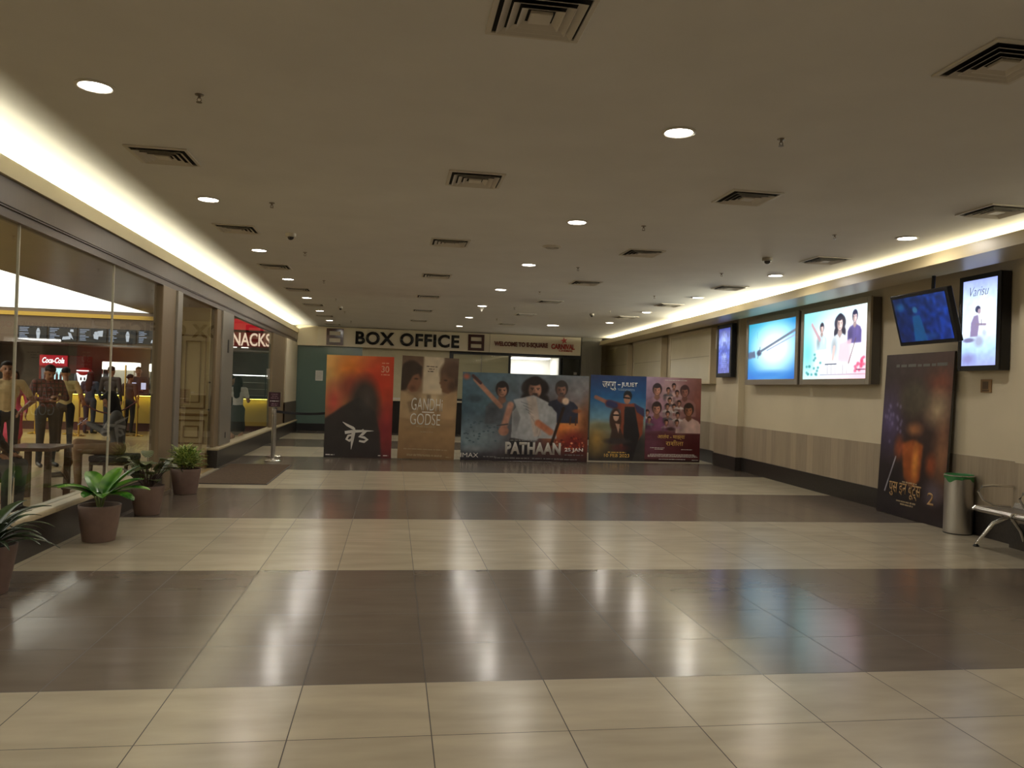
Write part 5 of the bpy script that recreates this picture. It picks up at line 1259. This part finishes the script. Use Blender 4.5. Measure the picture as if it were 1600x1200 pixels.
# man in maroon check, looking down, arms folded
t, j = person('person in a maroon checked shirt and dark trousers, head bent down', (-5.42, 13.4, 0), F(40), 1.64, checks('maroon_check', (112, 50, 46), (60, 34, 36)), cloth('green_black_trousers', (34, 36, 36)), sleeve='long',
       J=dict(head=(0, -.07, 1.55), gaze=(0, -1, -.7), elL=(.27, -.02, 1.13), elR=(-.27, -.02, 1.13), wrL=(.05, -.25, 1.16), wrR=(-.05, -.24, 1.10)))
person('person in a pale shirt standing behind the one in maroon checks', (-6.13, 15.9, 0), F(-150), 1.60, cloth('pale_shirt', (196, 176, 120)), M_blk, hands=True, J=dict(elR=(-.30, .05, 1.1), wrR=(-.36, -.16, 1.02)))
person('person in pink and red standing between the cream and maroon shirts', (-6.72, 15.2, 0), F(10), 1.52, cloth('pink_top', (176, 62, 84)), cloth('red_pink_skirt', (190, 66, 92)), hair='long', skirt=True, sleeve='long')
# customers at the counter
person('person with long dark hair in a dark blue coat at the counter', (-7.50, 20.95, 0), F(170), 1.55, cloth('navy_coat', (36, 44, 60)), M_jean, hair='long', sleeve='long', J=dict(wrR=(-.16, -.24, 1.02), elR=(-.25, -.02, 1.12)))
person('person with short hair in a dark brown jacket at the counter', (-6.98, 20.85, 0), F(175), 1.70, cloth('dark_brown_jacket', (58, 48, 44)), M_jean, sleeve='long', J=dict(wrL=(.16, -.24, 1.02), elL=(.25, -.02, 1.12)))
person('shorter person in brown at the counter, right of the tall customer', (-6.72, 21.45, 0), F(160), 1.52, cloth('brown_top', (72, 54, 44)), M_blk, hair='bun', sleeve='long', J=dict(wrL=(.12, -.28, 1.08), elL=(.24, -.04, 1.12)))
person('person in a dark uniform behind the counter serving customers', (-7.03, 23.13, 0), F(15), 1.73, cloth('dark_uniform', (52, 50, 56)), M_blk, sleeve='long', J=dict(wrL=(.14, -.26, 1.08), wrR=(-.14, -.26, 1.08), elL=(.26, -.03, 1.14), elR=(-.26, -.03, 1.14)))
# customers under the snacks sign
person('person in a white top and long dark skirt near the SNACKS sign', (-3.42, 18.2, 0), F(165), 1.55, cloth('white_top', (196, 192, 188)), cloth('grey_green_skirt', (56, 60, 58)), hair='long', skirt=True, J=dict(elR=(-.25, -.04, 1.10), wrR=(-.16, -.26, 1.12)))
person('person in black half hidden beside the one in white top', (-3.72, 18.9, 0), F(150), 1.58, M_blk, M_jean, hair='short', sleeve='long', J=dict(wrL=(.10, -.30, 1.10), elL=(.24, -.06, 1.12)))
# seated woman with a phone (rz: faces left, towards the table)
SIT = dict(pel=(0, .05, .54), chest=(0, .03, .86), neck=(0, .0, 1.04), head=(0, -.06, 1.165), gaze=(0, -1, -.75), shL=(.18, .02, .985), shR=(-.18, .02, .985),
           elL=(.22, -.10, .76), elR=(-.22, -.10, .76), wrL=(.06, -.30, .86), wrR=(-.06, -.30, .86),
           hipL=(.10, .03, .53), hipR=(-.10, .03, .53), knL=(.11, -.42, .54), knR=(-.09, -.44, .60), anL=(.10, -.40, .09), anR=(.08, -.56, .24), toL=(.11, -.56, .04), toR=(.10, -.72, .20))
t, j = person('seated person with long dark hair in a grey jacket, looking at a phone', (-3.60, 10.95, 0), F(-75), 1.68, cloth('grey_jacket', (104, 102, 102)), cloth('tan_trousers', (150, 122, 92)), J=SIT, hair='long', sleeve='long')
Rz = Matrix.Rotation(F(-75), 4, 'Z')
pp = Vector((-3.60, 10.95, 0)) + Rz @ ((j['wrL']+j['wrR'])/2 + Vector((0, -.085, .03)))
ph = thing('phone', 'bright phone held in the hands of the seated person', 'phone', tuple(pp), F(-75)); ph.rotation_euler = (F(-50), 0, F(-75))
MB().box(-.037, .037, -.004, .004, -.075, .075).build('case', M_black, ph, bevel=.003); MB().box(-.033, .033, .0041, .005, -.068, .068).build('display', emis('phone_glow', S(220, 225, 245), 1.2), ph)
SIT2 = dict(SIT); SIT2.update(gaze=(0, -1, -.2), head=(0, -.02, 1.19), wrL=(.12, -.30, .66), wrR=(-.12, -.30, .66), knR=(-.11, -.42, .54), anR=(-.10, -.40, .09), toR=(-.11, -.56, .04))
person('seated person in dark grey at the far left edge behind the glass', (-4.25, 8.86, 0), F(80), 1.66, cloth('charcoal_top', (40, 40, 44)), cloth('dark_grey_trousers', (66, 66, 66)), J=SIT2, hair='short', sleeve='long')
